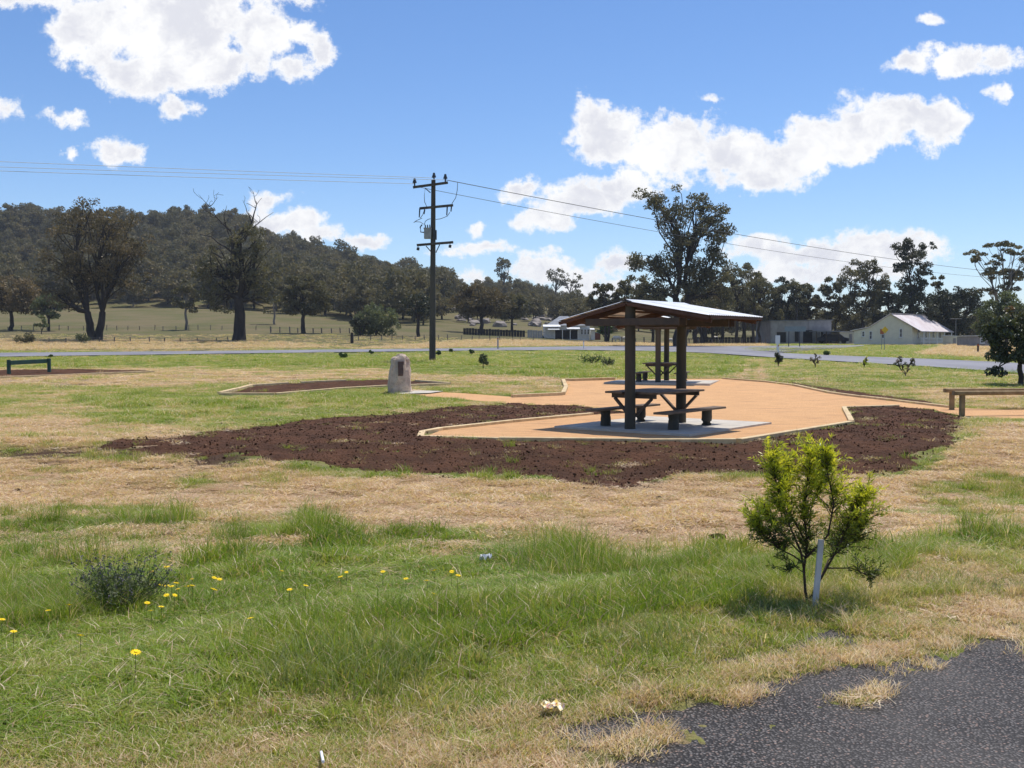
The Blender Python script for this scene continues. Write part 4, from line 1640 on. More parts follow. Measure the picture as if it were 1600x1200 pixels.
paling('low dark paling fence left of the old farmhouse', 726, 826, 0, 10.5, 164, 'dark_open', .45)
paling('pale grey metal fence joining the left side of the old farmhouse', 826, 851, 0, 12, 163, 'trafo', .4)
paling('dark paling fence behind the row of trunks, left of the grey shed', 1085, 1200, 0, 10, 163, 'dark_open', .5)


# ------------------------------------------------------------------ trees
def leaf_quads(C, size, aspect, droop=0.0, rng=None, up=0.0):
    """one bent diamond per centre"""
    n = len(C)
    d = rng.normal(size=(n, 3))
    d[:, 2] -= droop
    d /= np.linalg.norm(d, axis=1, keepdims=True) + 1e-9
    s = rng.normal(size=(n, 3))
    s -= (s * d).sum(1, keepdims=True) * d
    s /= np.linalg.norm(s, axis=1, keepdims=True) + 1e-9
    L = (size * rng.uniform(.6, 1.35, n))[:, None]
    W = L * aspect
    nrm = np.cross(d, s)
    V = np.stack([C - d * L * .5, C + s * W * .5 + nrm * L * .06, C + d * L * .5, C - s * W * .5 + nrm * L * .06], 1).reshape(-1, 3)
    idx = np.arange(n * 4).reshape(n, 4)
    return V, idx


def curve_pts(a, b, n, bend, rng, sag=0.0):
    a = np.array(a, float); b = np.array(b, float)
    t = np.linspace(0, 1, n)[:, None]
    off = rng.normal(size=3) * bend * np.linalg.norm(b - a)
    mid = np.sin(np.pi * t) * off
    p = a + (b - a) * t + mid
    p[:, 2] += -sag * np.sin(np.pi * t[:, 0]) * np.linalg.norm(b - a)
    j = rng.normal(size=p.shape) * .018 * np.linalg.norm(b - a)
    j[0] = 0; j[-1] = 0
    return p + j


def np_tube(paths, n=5):
    V = []; Fs = []
    o = 0
    for pts, rad in paths:
        m = len(pts)
        d = np.gradient(pts, axis=0)
        d /= np.linalg.norm(d, axis=1, keepdims=True) + 1e-9
        ref = np.array([.31, .95, .05])
        a = np.cross(d, ref); a /= np.linalg.norm(a, axis=1, keepdims=True) + 1e-9
        b = np.cross(d, a)
        ang = np.linspace(0, 2 * np.pi, n, endpoint=False)
        ring = pts[:, None, :] + (a[:, None, :] * np.cos(ang)[None, :, None] + b[:, None, :] * np.sin(ang)[None, :, None]) * np.asarray(rad)[:, None, None]
        V.append(ring.reshape(-1, 3))
        i = np.arange((m - 1) * n).reshape(m - 1, n)
        Fs.append(np.stack([i, np.roll(i, -1, 1), np.roll(i, -1, 1) + n, i + n], -1).reshape(-1, 4) + o)
        o += m * n
    return np.concatenate(V), np.concatenate(Fs)


def tree_geo(seed, H, W, lobes, trunk_r, fork=.3, trunks=((0, 0),), n_cl=60, leaves=6000, leaf=.35, aspect=.55, rc=.11, flat=.65, tint=(.1, .9), droop=.6, limb_n=6, dead=(), lean=0.0, inner=.25, hgrad=0.0):
    """lobes: (x, z, rx, rz) in units of half width and height, y filled in by itself. Returns trunk and crown arrays."""
    rng = np.random.default_rng(seed)
    area = np.array([l[2] * l[3] for l in lobes]); area = area / area.sum()
    cents = []
    for li, l in enumerate(lobes):
        k = max(2, int(round(n_cl * area[li])))
        for _ in range(k):
            while True:
                q = rng.uniform(-1, 1, 3)
                rr = (q ** 2).sum()
                if rr < 1 and rr > inner * rng.uniform(0, 1.6): break
            dy = max(l[2] * W / 2, l[3] * H * .7) * .85
            cents.append([l[0] * W / 2 + q[0] * l[2] * W / 2, q[1] * dy * .9, l[1] * H + q[2] * l[3] * H])
    C = np.array(cents)
    top = np.array([lean * H, 0, 0])
    paths = []
    forkz = fork * H
    limb_ends = []
    ntr = len(trunks)
    for ti, (tx, tz) in enumerate(trunks):
        base = np.array([tx * trunk_r * .45, 0, -.4])
        fk = np.array([tx * W * .06 + lean * H * fork, rng.uniform(-.2, .2), forkz])
        p = curve_pts(base, fk, 6, .02, rng)
        r = trunk_r / (ntr ** .35)
        paths.append((p, np.linspace(r * 1.25, r * .85, 6)))
        paths[-1][1][0] = r * 1.5
        limb_ends.append((fk, r * .85))
    # limbs: group the clusters by direction
    kk = min(limb_n, len(C))
    seeds = C[rng.choice(len(C), kk, replace=False)]
    for _ in range(4):
        dd = ((C[:, None, :] - seeds[None]) ** 2).sum(2)
        lab = dd.argmin(1)
        for i in range(kk):
            if (lab == i).any(): seeds[i] = C[lab == i].mean(0)
    for i in range(kk):
        mem = C[lab == i]
        if len(mem) == 0: continue
        fk, r = limb_ends[int(np.argmin([abs(e[0][0] - seeds[i][0] * .3) + rng.uniform(0, .05) for e in limb_ends]))]
        end = seeds[i] * .92 + fk * .08
        p = curve_pts(fk, end, 7, .10, rng, -.05)
        r0 = r * .62 * (.75 + .25 * min(1.5, len(mem) * kk / len(C)))
        rad = np.linspace(r0, r0 * .30, 7)
        paths.append((p, rad))
        for c in mem:
            t = rng.integers(2, 7)
            a = p[t]
            q = curve_pts(a, c, 4, .12, rng, -.08)
            rr = max(rad[t] * .5, .025)
            paths.append((q, np.linspace(rr, .018 + .1 * rr, 4)))
    for (x0, z0, x1, z1, r) in dead:
        a = np.array([x0 * W / 2, 0, z0 * H]); b = np.array([x1 * W / 2, rng.uniform(-.6, .6), z1 * H])
        p = curve_pts(a, b, 6, .10, rng)
        paths.append((p, np.linspace(r, r * .18, 6)))
        for _ in range(3):
            t = rng.integers(2, 5)
            e = p[t] + np.array([rng.normal() * .7, rng.normal() * .7, rng.uniform(.3, 1.3)])
            paths.append((curve_pts(p[t], e, 4, .15, rng), np.linspace(r * .3, .02, 4)))
    tv, tf = np_tube(paths, 6)
    # leaves
    sz = rng.uniform(.6, 1.4, len(C))
    w = sz ** 2; w /= w.sum()
    who = rng.choice(len(C), leaves, p=w)
    q = rng.normal(size=(leaves, 3))
    q /= np.linalg.norm(q, axis=1, keepdims=True)
    q *= rng.uniform(.25, 1.0, leaves)[:, None] ** .6
    rcl = rc * W * sz[who]
    pos = C[who] + q * rcl[:, None] * np.array([1, 1, flat])
    pos[:, 2] -= (q[:, 0] ** 2 + q[:, 1] ** 2) * rcl * .25
    lv, lf = leaf_quads(pos, leaf, aspect, droop, rng)
    base_t = rng.uniform(0, 1, len(C))
    tt = np.clip(tint[0] + (tint[1] - tint[0]) * (base_t[who] * .55 + rng.uniform(0, 1, leaves) * .45) + hgrad * np.clip(pos[:, 2] / H - .72, -.2, .3), 0, 1)
    return tv, tf, lv, lf, np.repeat(tt, 4)


def tree(name, label, px, base_py, top_py, w_px, lobes, leafmat='leaf_gum', bark='bark', Y=None, group=None, cat='tree', rz=None, **kw):
    if Y is None:
        x, Y = gpt(px, base_py, ymin=15)
    else:
        x = atx(px, Y)
    bz = gh(x, Y)
    k = Y / F
    H = at(px, top_py, Y).z - bz
    W = w_px * k
    tr = kw.pop('trunk_px', 8) * k / 2
    tv, tf, lv, lf, tt = tree_geo(kw.pop('seed', abs(hash((px, top_py))) % 9999 if False else int(px * 7 + top_py) % 9973), H, W, lobes, tr, leaf=kw.pop('leaf_px', 3.2) * k * 1.3, **kw)
    root = thing(name, label, cat, (x, Y, bz), 0, group)
    link_mesh('trunk', np_mesh('trunk', tv, [tf], [M[bark]], smooth=True), root)
    link_mesh('crown', np_mesh('crown', lv, [lf], [M[leafmat]], attrs={'tint': tt}), root)
    return root


ROUND = [(0, .66, .9, .30), (-.4, .55, .5, .22), (.4, .55, .5, .22), (0, .8, .6, .17)]
WIDE = [(0, .62, .95, .28), (-.45, .52, .5, .24), (.45, .52, .5, .24), (0, .80, .62, .17)]
GUM = [(0, .82, .5, .15), (-.35, .66, .5, .16), (.35, .68, .5, .16), (0, .52, .6, .14), (.1, .40, .4, .08)]
TALLT = [(0, .85, .7, .13), (.2, .68, .55, .1), (-.3, .6, .5, .12), (.1, .46, .5, .12), (0, .32, .6, .12)]

tree('gum_tree', 'big broad dark gum with a low forking trunk in the left paddock', 150, 531, 310, 186, [(0, .66, .90, .30), (-.45, .50, .55, .22), (.48, .50, .50, .22), (-.1, .85, .6, .14), (.35, .78, .45, .14), (-.55, .30, .25, .08), (.1, .42, .5, .12)],
     'leaf_brown', Y=128, trunk_px=15, fork=.20, trunks=((-1, 0), (1, 0)), n_cl=170, leaves=15500, rc=.070, limb_n=9, leaf_px=3.0, seed=3, tint=(.0, .75))
tree('gum_tree', 'big old gum with bare dead limbs sticking out of its top', 374, 533, 338, 142, [(-.05, .60, .80, .26), (.45, .58, .50, .28), (-.5, .48, .42, .22), (.2, .80, .5, .14), (.55, .36, .38, .12), (-.35, .30, .30, .1)],
     'leaf_gum', Y=128, trunk_px=18, fork=.34, n_cl=120, leaves=8000, rc=.070, limb_n=8, leaf_px=3.0, seed=5, inner=.35, tint=(.1, .9),
     dead=((0, .5, -.15, .9, .30), (-.15, .88, -.62, 1.10, .15), (-.6, 1.08, -.82, 1.17, .08), (-.62, 1.08, -.45, 1.16, .06), (.05, .55, .25, .92, .26), (.25, .9, .42, 1.12, .13), (.42, 1.1, .36, 1.2, .07), (.3, .95, .12, 1.13, .08), (.1, .8, .8, 1.03, .12), (-.1, .8, -.25, 1.09, .1), (-.1, .7, -.85, .86, .14), (0, .5, -.7, .72, .18)))
tree('gum_tree', 'brownish leafy tree at the far left edge beyond the paddock fence', 20, 513, 425, 118, WIDE, 'leaf_brown', Y=162, trunk_px=6, n_cl=60, leaves=6500, rc=.09, leaf_px=3.0, seed=8, tint=(.3, 1))
tree('gum_tree', 'small light green tree just right of the brown one at far left', 78, 514, 455, 54, ROUND, 'leaf_pale', Y=160, trunk_px=4, n_cl=34, leaves=3000, rc=.12, leaf_px=2.8, seed=9, tint=(0, .5))
tree('sapling', 'thin yellow-green sapling in front of the light green tree at left', 66, 520, 492, 20, ROUND, 'leaf_pale', Y=150, trunk_px=1.5, n_cl=12, leaves=500, rc=.16, leaf_px=2.6, seed=10, tint=(.2, .8), fork=.15)
tree('gum_tree', 'slender pale-trunked tree standing alone between the two big left trees', 292, 513, 434, 52, [(0, .62, .8, .2), (0, .85, .6, .12), (.3, .42, .5, .1)], 'leaf_gum', 'bark_grey', Y=165, trunk_px=4, fork=.4, n_cl=34, leaves=2400, rc=.10, leaf_px=2.8, seed=12)
tree('gum_tree', 'slim grey tree at the paddock edge just right of the old tree with dead limbs', 430, 503, 425, 46, [(0, .7, .7, .22), (.1, .45, .5, .1)], 'leaf_gum', 'bark_grey', Y=188, trunk_px=3, fork=.4, n_cl=26, leaves=1900, rc=.11, leaf_px=2.8, seed=13)
tree('gum_tree', 'round dense paddock tree with a short dark trunk, midway to the power pole', 475, 518, 422, 92, [(0, .62, .9, .30), (-.4, .5, .5, .22), (.42, .5, .5, .2), (0, .82, .6, .15)], 'leaf_gum', Y=155, trunk_px=7, fork=.28, n_cl=70, leaves=8500, rc=.09, leaf_px=2.8, seed=14, tint=(.1, .8))
tree('gum_tree', 'dark crooked sparse tree with bleached twigs just left of the power pole', 653, 523, 452, 60, [(-.2, .75, .6, .18), (.35, .65, .5, .16), (0, .5, .6, .1)], 'leaf_dark', Y=148, trunk_px=5.5, fork=.35, n_cl=30, leaves=2000, rc=.10, leaf_px=2.8, seed=15, dead=((0, .4, -.5, .85, .12), (0, .45, .3, .9, .12)))
tree('gum_tree', 'brown-green rounded tree right of the power pole at the foot of the rocks', 752, 513, 436, 104, WIDE, 'leaf_brown', Y=172, trunk_px=6, fork=.3, n_cl=70, leaves=7500, rc=.085, leaf_px=2.8, seed=16, tint=(.0, .7))
tree('gum_tree', 'smaller dark tree between the farmhouse fence and the rocks', 800, 517, 458, 70, ROUND, 'leaf_gum', Y=185, trunk_px=4, fork=.3, n_cl=45, leaves=3800, rc=.10, leaf_px=2.8, seed=17)
tree('bush', 'pale green willowy bush in the paddock left of the power pole', 588, 521, 468, 74, [(0, .45, .9, .42), (-.5, .3, .5, .3), (.5, .32, .5, .3), (-.05, .75, .5, .25)], 'leaf_pale', Y=150, cat='bush', trunk_px=4, fork=.06, n_cl=70, leaves=7500, rc=.10, leaf_px=2.6, seed=18, tint=(0, .7), droop=1.2, flat=1.0)
tree('bush', 'dark low bush beside the pale willowy bush on its left', 563, 523, 494, 34, ROUND, 'leaf_dark', Y=148, cat='bush', trunk_px=3, fork=.08, n_cl=22, leaves=1700, rc=.15, leaf_px=2.6, seed=19)
tree('bush', 'small round green tree in the garden right of the old farmhouse', 945, 531, 502, 24, ROUND, 'leaf_green', Y=160, cat='tree', trunk_px=3, fork=.2, n_cl=22, leaves=1600, rc=.15, leaf_px=2.4, seed=20)

# skyline individuals on the knoll
tree('gum_tree', 'lone spindly tree standing up against the cloud on the hill crest', 788, 466, 403, 36, [(0, .78, .7, .18), (.1, .55, .8, .1), (-.1, .93, .4, .07)], 'leaf_gum', Y=395, trunk_px=3, fork=.45, n_cl=26, leaves=1100, rc=.12, leaf_px=2.4, seed=21)
tree('gum_tree', 'sparse see-through tree on the skyline left of the near shelter roof', 868, 470, 416, 50, [(0, .8, .8, .16), (.2, .6, .5, .12)], 'leaf_gum', 'dead_wood', Y=380, trunk_px=3, fork=.4, n_cl=30, leaves=800, rc=.08, leaf_px=2.2, seed=22)
tree('gum_tree', 'thin bare-limbed tree on the skyline nearest the left eave of the shelter', 893, 474, 422, 46, [(0, .75, .8, .2)], 'leaf_gum', 'dead_wood', Y=370, trunk_px=3, fork=.4, n_cl=26, leaves=600, rc=.08, leaf_px=2.2, seed=23)

# big central tree and the belt of trees behind it
tree('gum_tree', 'tallest tree, a spreading dark gum rising behind the near shelter roof', 1062, 532, 289, 190, [(-.05, .90, .52, .095), (-.55, .90, .28, .06), (.1, .76, .48, .13), (.42, .70, .38, .12), (.5, .84, .25, .06), (.0, .56, .62, .13), (-.55, .46, .38, .14), (.55, .46, .50, .14), (-.5, .32, .5, .10), (.35, .30, .6, .12)],
     'leaf_gum', Y=122, trunk_px=15, fork=.30, trunks=((-.6, 0), (1.0, 0)), n_cl=230, leaves=21000, rc=.058, limb_n=11, leaf_px=2.9, seed=31, tint=(.0, .9), inner=.3)
belt = [
    (948, 531, 436, 60, 'leaf_gum', 150, 'leftmost belt tree behind the left slope of the shelter roof'),
    (985, 531, 428, 70, 'leaf_gum', 152, 'rounded gum just left of the tallest tree'),
    (1020, 531, 445, 60, 'leaf_dark', 158, 'dark gum low behind the left side of the tallest tree'),
    (1098, 531, 440, 66, 'leaf_brown', 150, 'brownish gum against the right side of the tallest tree'),
    (1128, 531, 418, 70, 'leaf_gum', 155, 'gum above the right slope of the near shelter roof'),
    (1163, 531, 405, 66, 'leaf_gum', 158, 'peaked gum behind the right eave of the near shelter'),
    (1196, 531, 424, 62, 'leaf_gum', 160, 'gum over the left end of the grey shed'),
    (1228, 531, 428, 64, 'leaf_dark', 165, 'dark gum behind the wide grey-green road sign'),
    (1258, 531, 440, 54, 'leaf_gum', 168, 'lower gum behind the right doorways of the grey shed'),
    (1300, 533, 428, 62, 'leaf_gum', 165, 'open-crowned gum over the carport'),
    (1348, 533, 394, 80, 'leaf_gum', 160, 'tall loose gum behind the left end of the cream cottage'),
    (1380, 533, 440, 60, 'leaf_dark', 170, 'dark gum filling the gap behind the cottage ridge'),
]
for i, (px, b, t, w, lm, Y, lab) in enumerate(belt):
    rg_ = np.random.default_rng(400 + i)
    lob = [(rg_.uniform(-.25, .25), .84, .5, .13), (-.4, .66 + rg_.uniform(-.05, .05), .5, .15), (.4, .64 + rg_.uniform(-.05, .05), .5, .15), (0, .48, .75, .13)]
    if i > 2: lob.append((rg_.uniform(-.3, .3), .36, .6, .08))
    tree('gum_tree', lab, px, b, t, w * 1.12, lob, lm, Y=Y, trunk_px=rg_.uniform(3.5, 6), fork=rg_.uniform(.28, .38), n_cl=85, leaves=6500, rc=.078, leaf_px=2.7, seed=400 + i, trunks=((-.8, 0), (.9, 0)) if i % 3 == 0 else ((0, 0),), inner=.3)
tree('gum_tree', 'tall narrow gum with separate puffs of leaves, right behind the cream cottage', 1424, 533, 371, 88, [(-.05, .95, .30, .045), (.55, .93, .38, .04), (-.45, .90, .34, .05), (0, .82, .45, .07), (-.35, .70, .35, .07), (.3, .72, .3, .06), (.05, .56, .5, .09), (0, .42, .75, .12), (0, .28, .8, .1)],
     'leaf_dark', Y=150, trunk_px=6, fork=.5, n_cl=110, leaves=11000, rc=.085, leaf_px=2.8, seed=55, inner=.2, tint=(.1, 1))
tree('gum_tree', 'small domed gum top right of the tall narrow gum', 1462, 533, 425, 34, [(0, .88, .8, .09), (0, .6, .8, .2)], 'leaf_gum', Y=155, trunk_px=3, fork=.5, n_cl=24, leaves=1800, rc=.13, leaf_px=2.6, seed=56)
tree('dark_tree', 'dense rounded very dark tree at the right behind the cottage verandah', 1492, 536, 441, 96, [(0, .55, .9, .42), (-.3, .75, .5, .2), (.35, .7, .5, .2)], 'leaf_dark', Y=152, trunk_px=7, fork=.15, n_cl=90, leaves=11000, rc=.10, leaf_px=2.6, seed=57, tint=(0, .8), inner=.1)
tree('gum_tree', 'tall open gum with long slanting pale limbs at the right edge', 1562, 533, 371, 120, [(-.8, .88, .2, .05), (-.55, .83, .3, .06), (-.25, .95, .28, .04), (.15, .92, .38, .05), (-.1, .80, .4, .05), (.5, .84, .4, .07), (-.4, .68, .35, .06), (.1, .68, .5, .07), (.6, .66, .4, .08), (0, .54, .6, .06)],
     'leaf_gum', 'bark_grey', Y=130, trunk_px=6, fork=.32, n_cl=80, leaves=6500, rc=.052, leaf_px=2.7, seed=58, limb_n=10, flat=.4, tint=(.2, 1))
tree('broadleaf_tree', 'pale green rounded tree below the open gum at the right edge', 1572, 548, 452, 104, [(0, .6, .9, .35), (-.45, .5, .5, .3), (.4, .5, .5, .3)], 'leaf_pale', Y=98, trunk_px=6, fork=.2, n_cl=90, leaves=11000, rc=.09, leaf_px=3.0, seed=59, tint=(.0, .35), inner=.15)
tree('red_tipped_tree', 'dark glossy tree with reddish new tips above the right-hand barrier rails', 1597, 606, 476, 136, [(.0, .80, .7, .17), (-.35, .62, .55, .18), (.3, .6, .6, .2), (-.1, .40, .7, .14), (-.62, .20, .35, .04), (-.5, .76, .35, .08)],
     'leaf_red', Y=38, trunk_px=8, fork=.25, n_cl=80, leaves=8500, rc=.085, leaf_px=5.0, aspect=.45, seed=60, tint=(0, .6), hgrad=2.0)


BACK_ROW = True


def row_of_trunks():
    """bare lower trunks seen under the shelter roof; slim belt trees"""
    spots = [1086, 1099, 1112, 1150, 1160, 1177, 1186, 1243]
    protos = []
    for s in range(3):
        protos.append(tree_geo(700 + s, 12.5, 5.4, [(0, .82, .8, .14), (-.2, .62, .7, .12), (.2, .48, .5, .06)], .22, fork=.55, n_cl=26, leaves=1500, leaf=.27, rc=.11, limb_n=4))
    meshes = [(np_mesh('trunk', a, [b], [M['bark']], smooth=True), np_mesh('crown', c, [d], [M['leaf_gum']], attrs={'tint': e})) for a, b, c, d, e in protos]
    for i, px in enumerate(spots):
        Y = 144 + (i * 7 % 5) * 3
        x = atx(px, Y)
        root = thing('slim_gum', 'slim dark-trunked gum in the row beyond the near shelter roof', 'tree', (x, Y, gh(x, Y)), i * 1.3, 'slim gums in the row behind the near shelter')
        tm, cm = meshes[i % 3]
        a = link_mesh('trunk', tm, root); b = link_mesh('crown', cm, root)
        s = random.uniform(.8, .98)
        root.scale = (s, s, s)


row_of_trunks()


# ------------------------------------------------------------------ wooded hill
def hill_protos():
    out = []
    for s in range(7):
        H = 11; W = 12.5 if s % 2 else 10.5
        tv, tf, lv, lf, tt = tree_geo(900 + s, H, W, [(0, .56, .9, .34), (-.35, .42, .55, .24), (.35, .46, .55, .26), (0, .82, .5, .14)], .22, fork=.25, n_cl=48, leaves=2700, leaf=.75, rc=.12, limb_n=5, tint=(.05 + .06 * s, .55 + .07 * s), aspect=.5)
        V = np.concatenate([tv, lv])
        T = np.concatenate([np.zeros(len(tv)), tt])
        out.append(np_mesh('hill_tree', V, [tf, lf + len(tv)], [M['bark_grey' if s % 2 else 'bark'], M['leaf_hill']], mat_ids=[0, 1], attrs={'tint': T}))
    return out


HP = hill_protos()


def in_hill(px, Y):
    """lower edge of the wood in each photo column"""
    edge = np.interp(px, [-100, 0, 250, 420, 560, 640, 720, 850, 950], [240, 242, 262, 240, 205, 188, 215, 235, 210])
    return Y > edge


hill_pts = []
rngh = np.random.default_rng(5)
tries = 0
occupied = []
while len(hill_pts) < 640 and tries < 40000:
    tries += 1
    Y = 185 + 270 * rngh.uniform() ** .8
    px = rngh.uniform(-120, 985)
    if not in_hill(px, Y): continue
    # rocky clearing on the knoll
    if 690 < px < 880 and 205 < Y < 300 and rngh.uniform() < .75: continue
    x = atx(px, Y)
    ok = True
    md = 5.6 if Y < 300 else 6.4
    for (a, b) in occupied:
        if (a - x) ** 2 + (b - Y) ** 2 < md * md:
            ok = False; break
    if ok:
        occupied.append((x, Y)); hill_pts.append((x, Y, px))
hill_pts.sort(key=lambda p: p[1])
single = [p for p in hill_pts if -10 < p[2] < 960]
# the skyline and the nearest trees are the ones that show
front = single[:150]
sky_ = sorted([p for p in single[150:]], key=lambda p: -(gh(p[0], p[1]) / p[1]))[:135]
chosen = set(front) | set(sky_)
rest = [p for p in hill_pts if p not in chosen]
for i, p in enumerate(sorted(chosen, key=lambda p: p[1])):
    o = link_mesh('hill_tree', HP[i % 7], None, (p[0], p[1], gh(p[0], p[1]) - .2), rngh.uniform(0, 6.28))
    s = rngh.uniform(.62, 1.22) * (.85 if p[1] > 300 else .95) * (.62 if p[2] > 700 else 1)
    o.scale = (s * rngh.uniform(.9, 1.15), s * rngh.uniform(.9, 1.15), s * rngh.uniform(.85, 1.2))
    tag(o, 'olive-dark gum tree growing on the wooded hillside', 'tree', 'gum trees on the wooded hillside')


# ------------------------------------------------------------------ geometry-node scatter (only for what nobody could count)
def scatter(name, P, rot, scale, idx, tint, protos, mat=None):
    me = bpy.data.meshes.new(name)
    n = len(P)
    me.vertices.add(n)
    me.vertices.foreach_set('co', np.asarray(P, np.float32).ravel())
    a = me.attributes.new('rot', 'FLOAT_VECTOR', 'POINT'); a.data.foreach_set('vector', np.asarray(rot, np.float32).ravel())
    a = me.attributes.new('scl', 'FLOAT_VECTOR', 'POINT'); a.data.foreach_set('vector', np.asarray(scale, np.float32).ravel())
    a = me.attributes.new('pick', 'INT', 'POINT'); a.data.foreach_set('value', np.asarray(idx, np.int32))
    a = me.attributes.new('tint', 'FLOAT', 'POINT'); a.data.foreach_set('value', np.asarray(tint, np.float32))
    me.update()
    o = link_mesh(name, me)
    c = bpy.data.collections.new(name + '_source')
    for i, pm in enumerate(protos):
        ob = bpy.data.objects.new('%s_source_%02d' % (name, i), pm)
        c.objects.link(ob)
    g = bpy.data.node_groups.new(name + '_nodes', 'GeometryNodeTree')
    g.interface.new_socket('Geometry', in_out='INPUT', socket_type='NodeSocketGeometry')
    g.interface.new_socket('Geometry', in_out='OUTPUT', socket_type='NodeSocketGeometry')
    gi = g.nodes.new('NodeGroupInput'); go = g.nodes.new('NodeGroupOutput')
    ci = g.nodes.new('GeometryNodeCollectionInfo')
    ci.inputs['Collection'].default_value = c
    ci.inputs['Separate Children'].default_value = True
    ci.inputs['Reset Children'].default_value = True
    iop = g.nodes.new('GeometryNodeInstanceOnPoints')
    iop.inputs['Pick Instance'].default_value = True
    def na(nm, ty):
        q = g.nodes.new('GeometryNodeInputNamedAttribute'); q.data_type = ty
        q.inputs['Name'].default_value = nm
        return q.outputs['Attribute']
    L = g.links
    L.new(gi.outputs[0], iop.inputs['Points'])
    L.new(ci.outputs[0], iop.inputs['Instance'])
    L.new(na('pick', 'INT'), iop.inputs['Instance Index'])
    L.new(na('rot', 'FLOAT_VECTOR'), iop.inputs['Rotation'])
    L.new(na('scl', 'FLOAT_VECTOR'), iop.inputs['Scale'])
    L.new(iop.outputs[0], go.inputs[0])
    md = o.modifiers.new('scatter', 'NODES')
    md.node_group = g
    return tag(o, kind='stuff')


if rest:
    RP = np.array([(p[0], p[1], 0) for p in rest]); RP[:, 2] = ground_h(RP[:, 0], RP[:, 1]) - .2
    n = len(rest)
    rot = np.zeros((n, 3)); rot[:, 2] = rngh.uniform(0, 6.28, n)
    s = rngh.uniform(.6, 1.1, n) * np.where(np.array([p[2] for p in rest]) > 700, .62, 1)
    o = scatter('hill_wood', RP, rot, np.stack([s, s, s * rngh.uniform(.9, 1.15, n)], 1), np.arange(n) % 7, np.zeros(n), HP)
    o['label'] = 'mass of gum trees filling the wooded hill'


rb = np.random.default_rng(61)
for i in range(40):
    px = 960 + 700 * (i + rb.uniform(0, .9)) / 40
    Y = rb.uniform(185, 250)
    x = atx(px, Y)
    o = link_mesh('scrub_tree', HP[i % 7], None, (x, Y, gh(x, Y) - .2), rb.uniform(0, 6.28))
    s = rb.uniform(.42, .72)
    o.scale = (s * 1.25, s * 1.25, s)
    tag(o, 'low olive scrub tree filling the gaps behind the buildings and gums', 'tree', 'low scrub trees behind the buildings on the right')


def haze():
    m = bpy.data.materials.new('haze_air')
    m.use_nodes = True
    t = m.node_tree; t.nodes.clear()
    N = NT(t)
    out = N.n('ShaderNodeOutputMaterial')
    v = N.n('ShaderNodeVolumePrincipled')
    v.inputs['Color'].default_value = (.80, .88, 1.0, 1)
    v.inputs['Density'].default_value = HAZE
    v.inputs['Anisotropy'].default_value = .1
    N.link(v.outputs[0], out.inputs['Volume'])
    o = MB().box((0, 0, 38), (3600, 3600, 84)).build('haze', m)
    tag(o, kind='stuff')


HAZE = .00019
haze()

# rocks on the knoll
def rocks():
    def rock_mesh(seed):
        rg = np.random.default_rng(seed)
        import bmesh
        bm = bmesh.new()
        bmesh.ops.create_icosphere(bm, subdivisions=2, radius=1)
        for v in bm.verts:
            n_ = v.co.normalized()
            k = 1 + .28 * math.sin(n_.x * 4 + seed) * math.cos(n_.y * 5 + seed * 2) + rg.uniform(-.1, .1)
            v.co = Vector((n_.x * k, n_.y * k * .8, n_.z * k * .6))
        me = bpy.data.meshes.new('rock'); bm.to_mesh(me); bm.free(); me.materials.append(M['rock'])
        return me
    ms = [rock_mesh(s) for s in range(4)]
    spots = []
    rg = np.random.default_rng(12)
    for i in range(44):
        px = rg.uniform(700, 900)
        Y = rg.uniform(205, 300)
        spots.append((px, Y, rg.uniform(.6, 2.0)))
    for i in range(5):
        spots.append((770 + i * 13, 392, rg.uniform(1.5, 2.8)))
    for i, (px, Y, s) in enumerate(spots):
        x = atx(px, Y)
        o = link_mesh('boulder', ms[i % 4], None, (x, Y, gh(x, Y) + .1 * s), rg.uniform(0, 6))
        o.scale = (s, s, s * rg.uniform(.6, 1))
        tag(o, 'grey weathered boulder lying on the rocky hill slope', 'rock', 'boulders on the rocky hill slope')


rocks()


# sheep
def sheep_mesh():
    import bmesh
    bm = bmesh.new()
    def ell(c, r, seg=10):
        m = bmesh.ops.create_uvsphere(bm, u_segments=seg, v_segments=7, radius=1)
        for v in m['verts']:
            v.co = Vector((v.co.x * r[0] + c[0], v.co.y * r[1] + c[1], v.co.z * r[2] + c[2]))
    ell((0, 0, .62), (.50, .23, .25)); ell((.42, 0, .66), (.2, .17, .2)); ell((.58, 0, .52), (.10, .09, .17)); ell((.72, 0, .34), (.15, .07, .08)); ell((-.5, 0, .58), (.06, .05, .13))
    for x in (-.32, .30):
        for y in (-.12, .12):
            ell((x, y, .36), (.07, .06, .14), 8); ell((x, y, .17), (.035, .035, .20), 8)
    ell((.64, .09, .44), (.03, .07, .03), 6); ell((.64, -.09, .44), (.03, .07, .03), 6)
    me = bpy.data.meshes.new('sheep'); 
    bmesh.ops.remove_doubles(bm, verts=bm.verts[:], dist=.0005)
    bm.to_mesh(me); bm.free()
    me.materials.append(M['sheep'])
    o = bpy.data.objects.new('tmp', me)
    COL.objects.link(o)
    md = o.modifiers.new('r', 'REMESH'); md.mode = 'VOXEL'; md.voxel_size = .03
    dg = bpy.context.evaluated_depsgraph_get()
    me2 = bpy.data.meshes.new_from_object(o.evaluated_get(dg))
    me2.materials.clear(); me2.materials.append(M['sheep'])
    me2.name = 'sheep'
    me2.polygons.foreach_set('use_smooth', np.ones(len(me2.polygons), bool))
    bpy.data.objects.remove(o)
    return me2


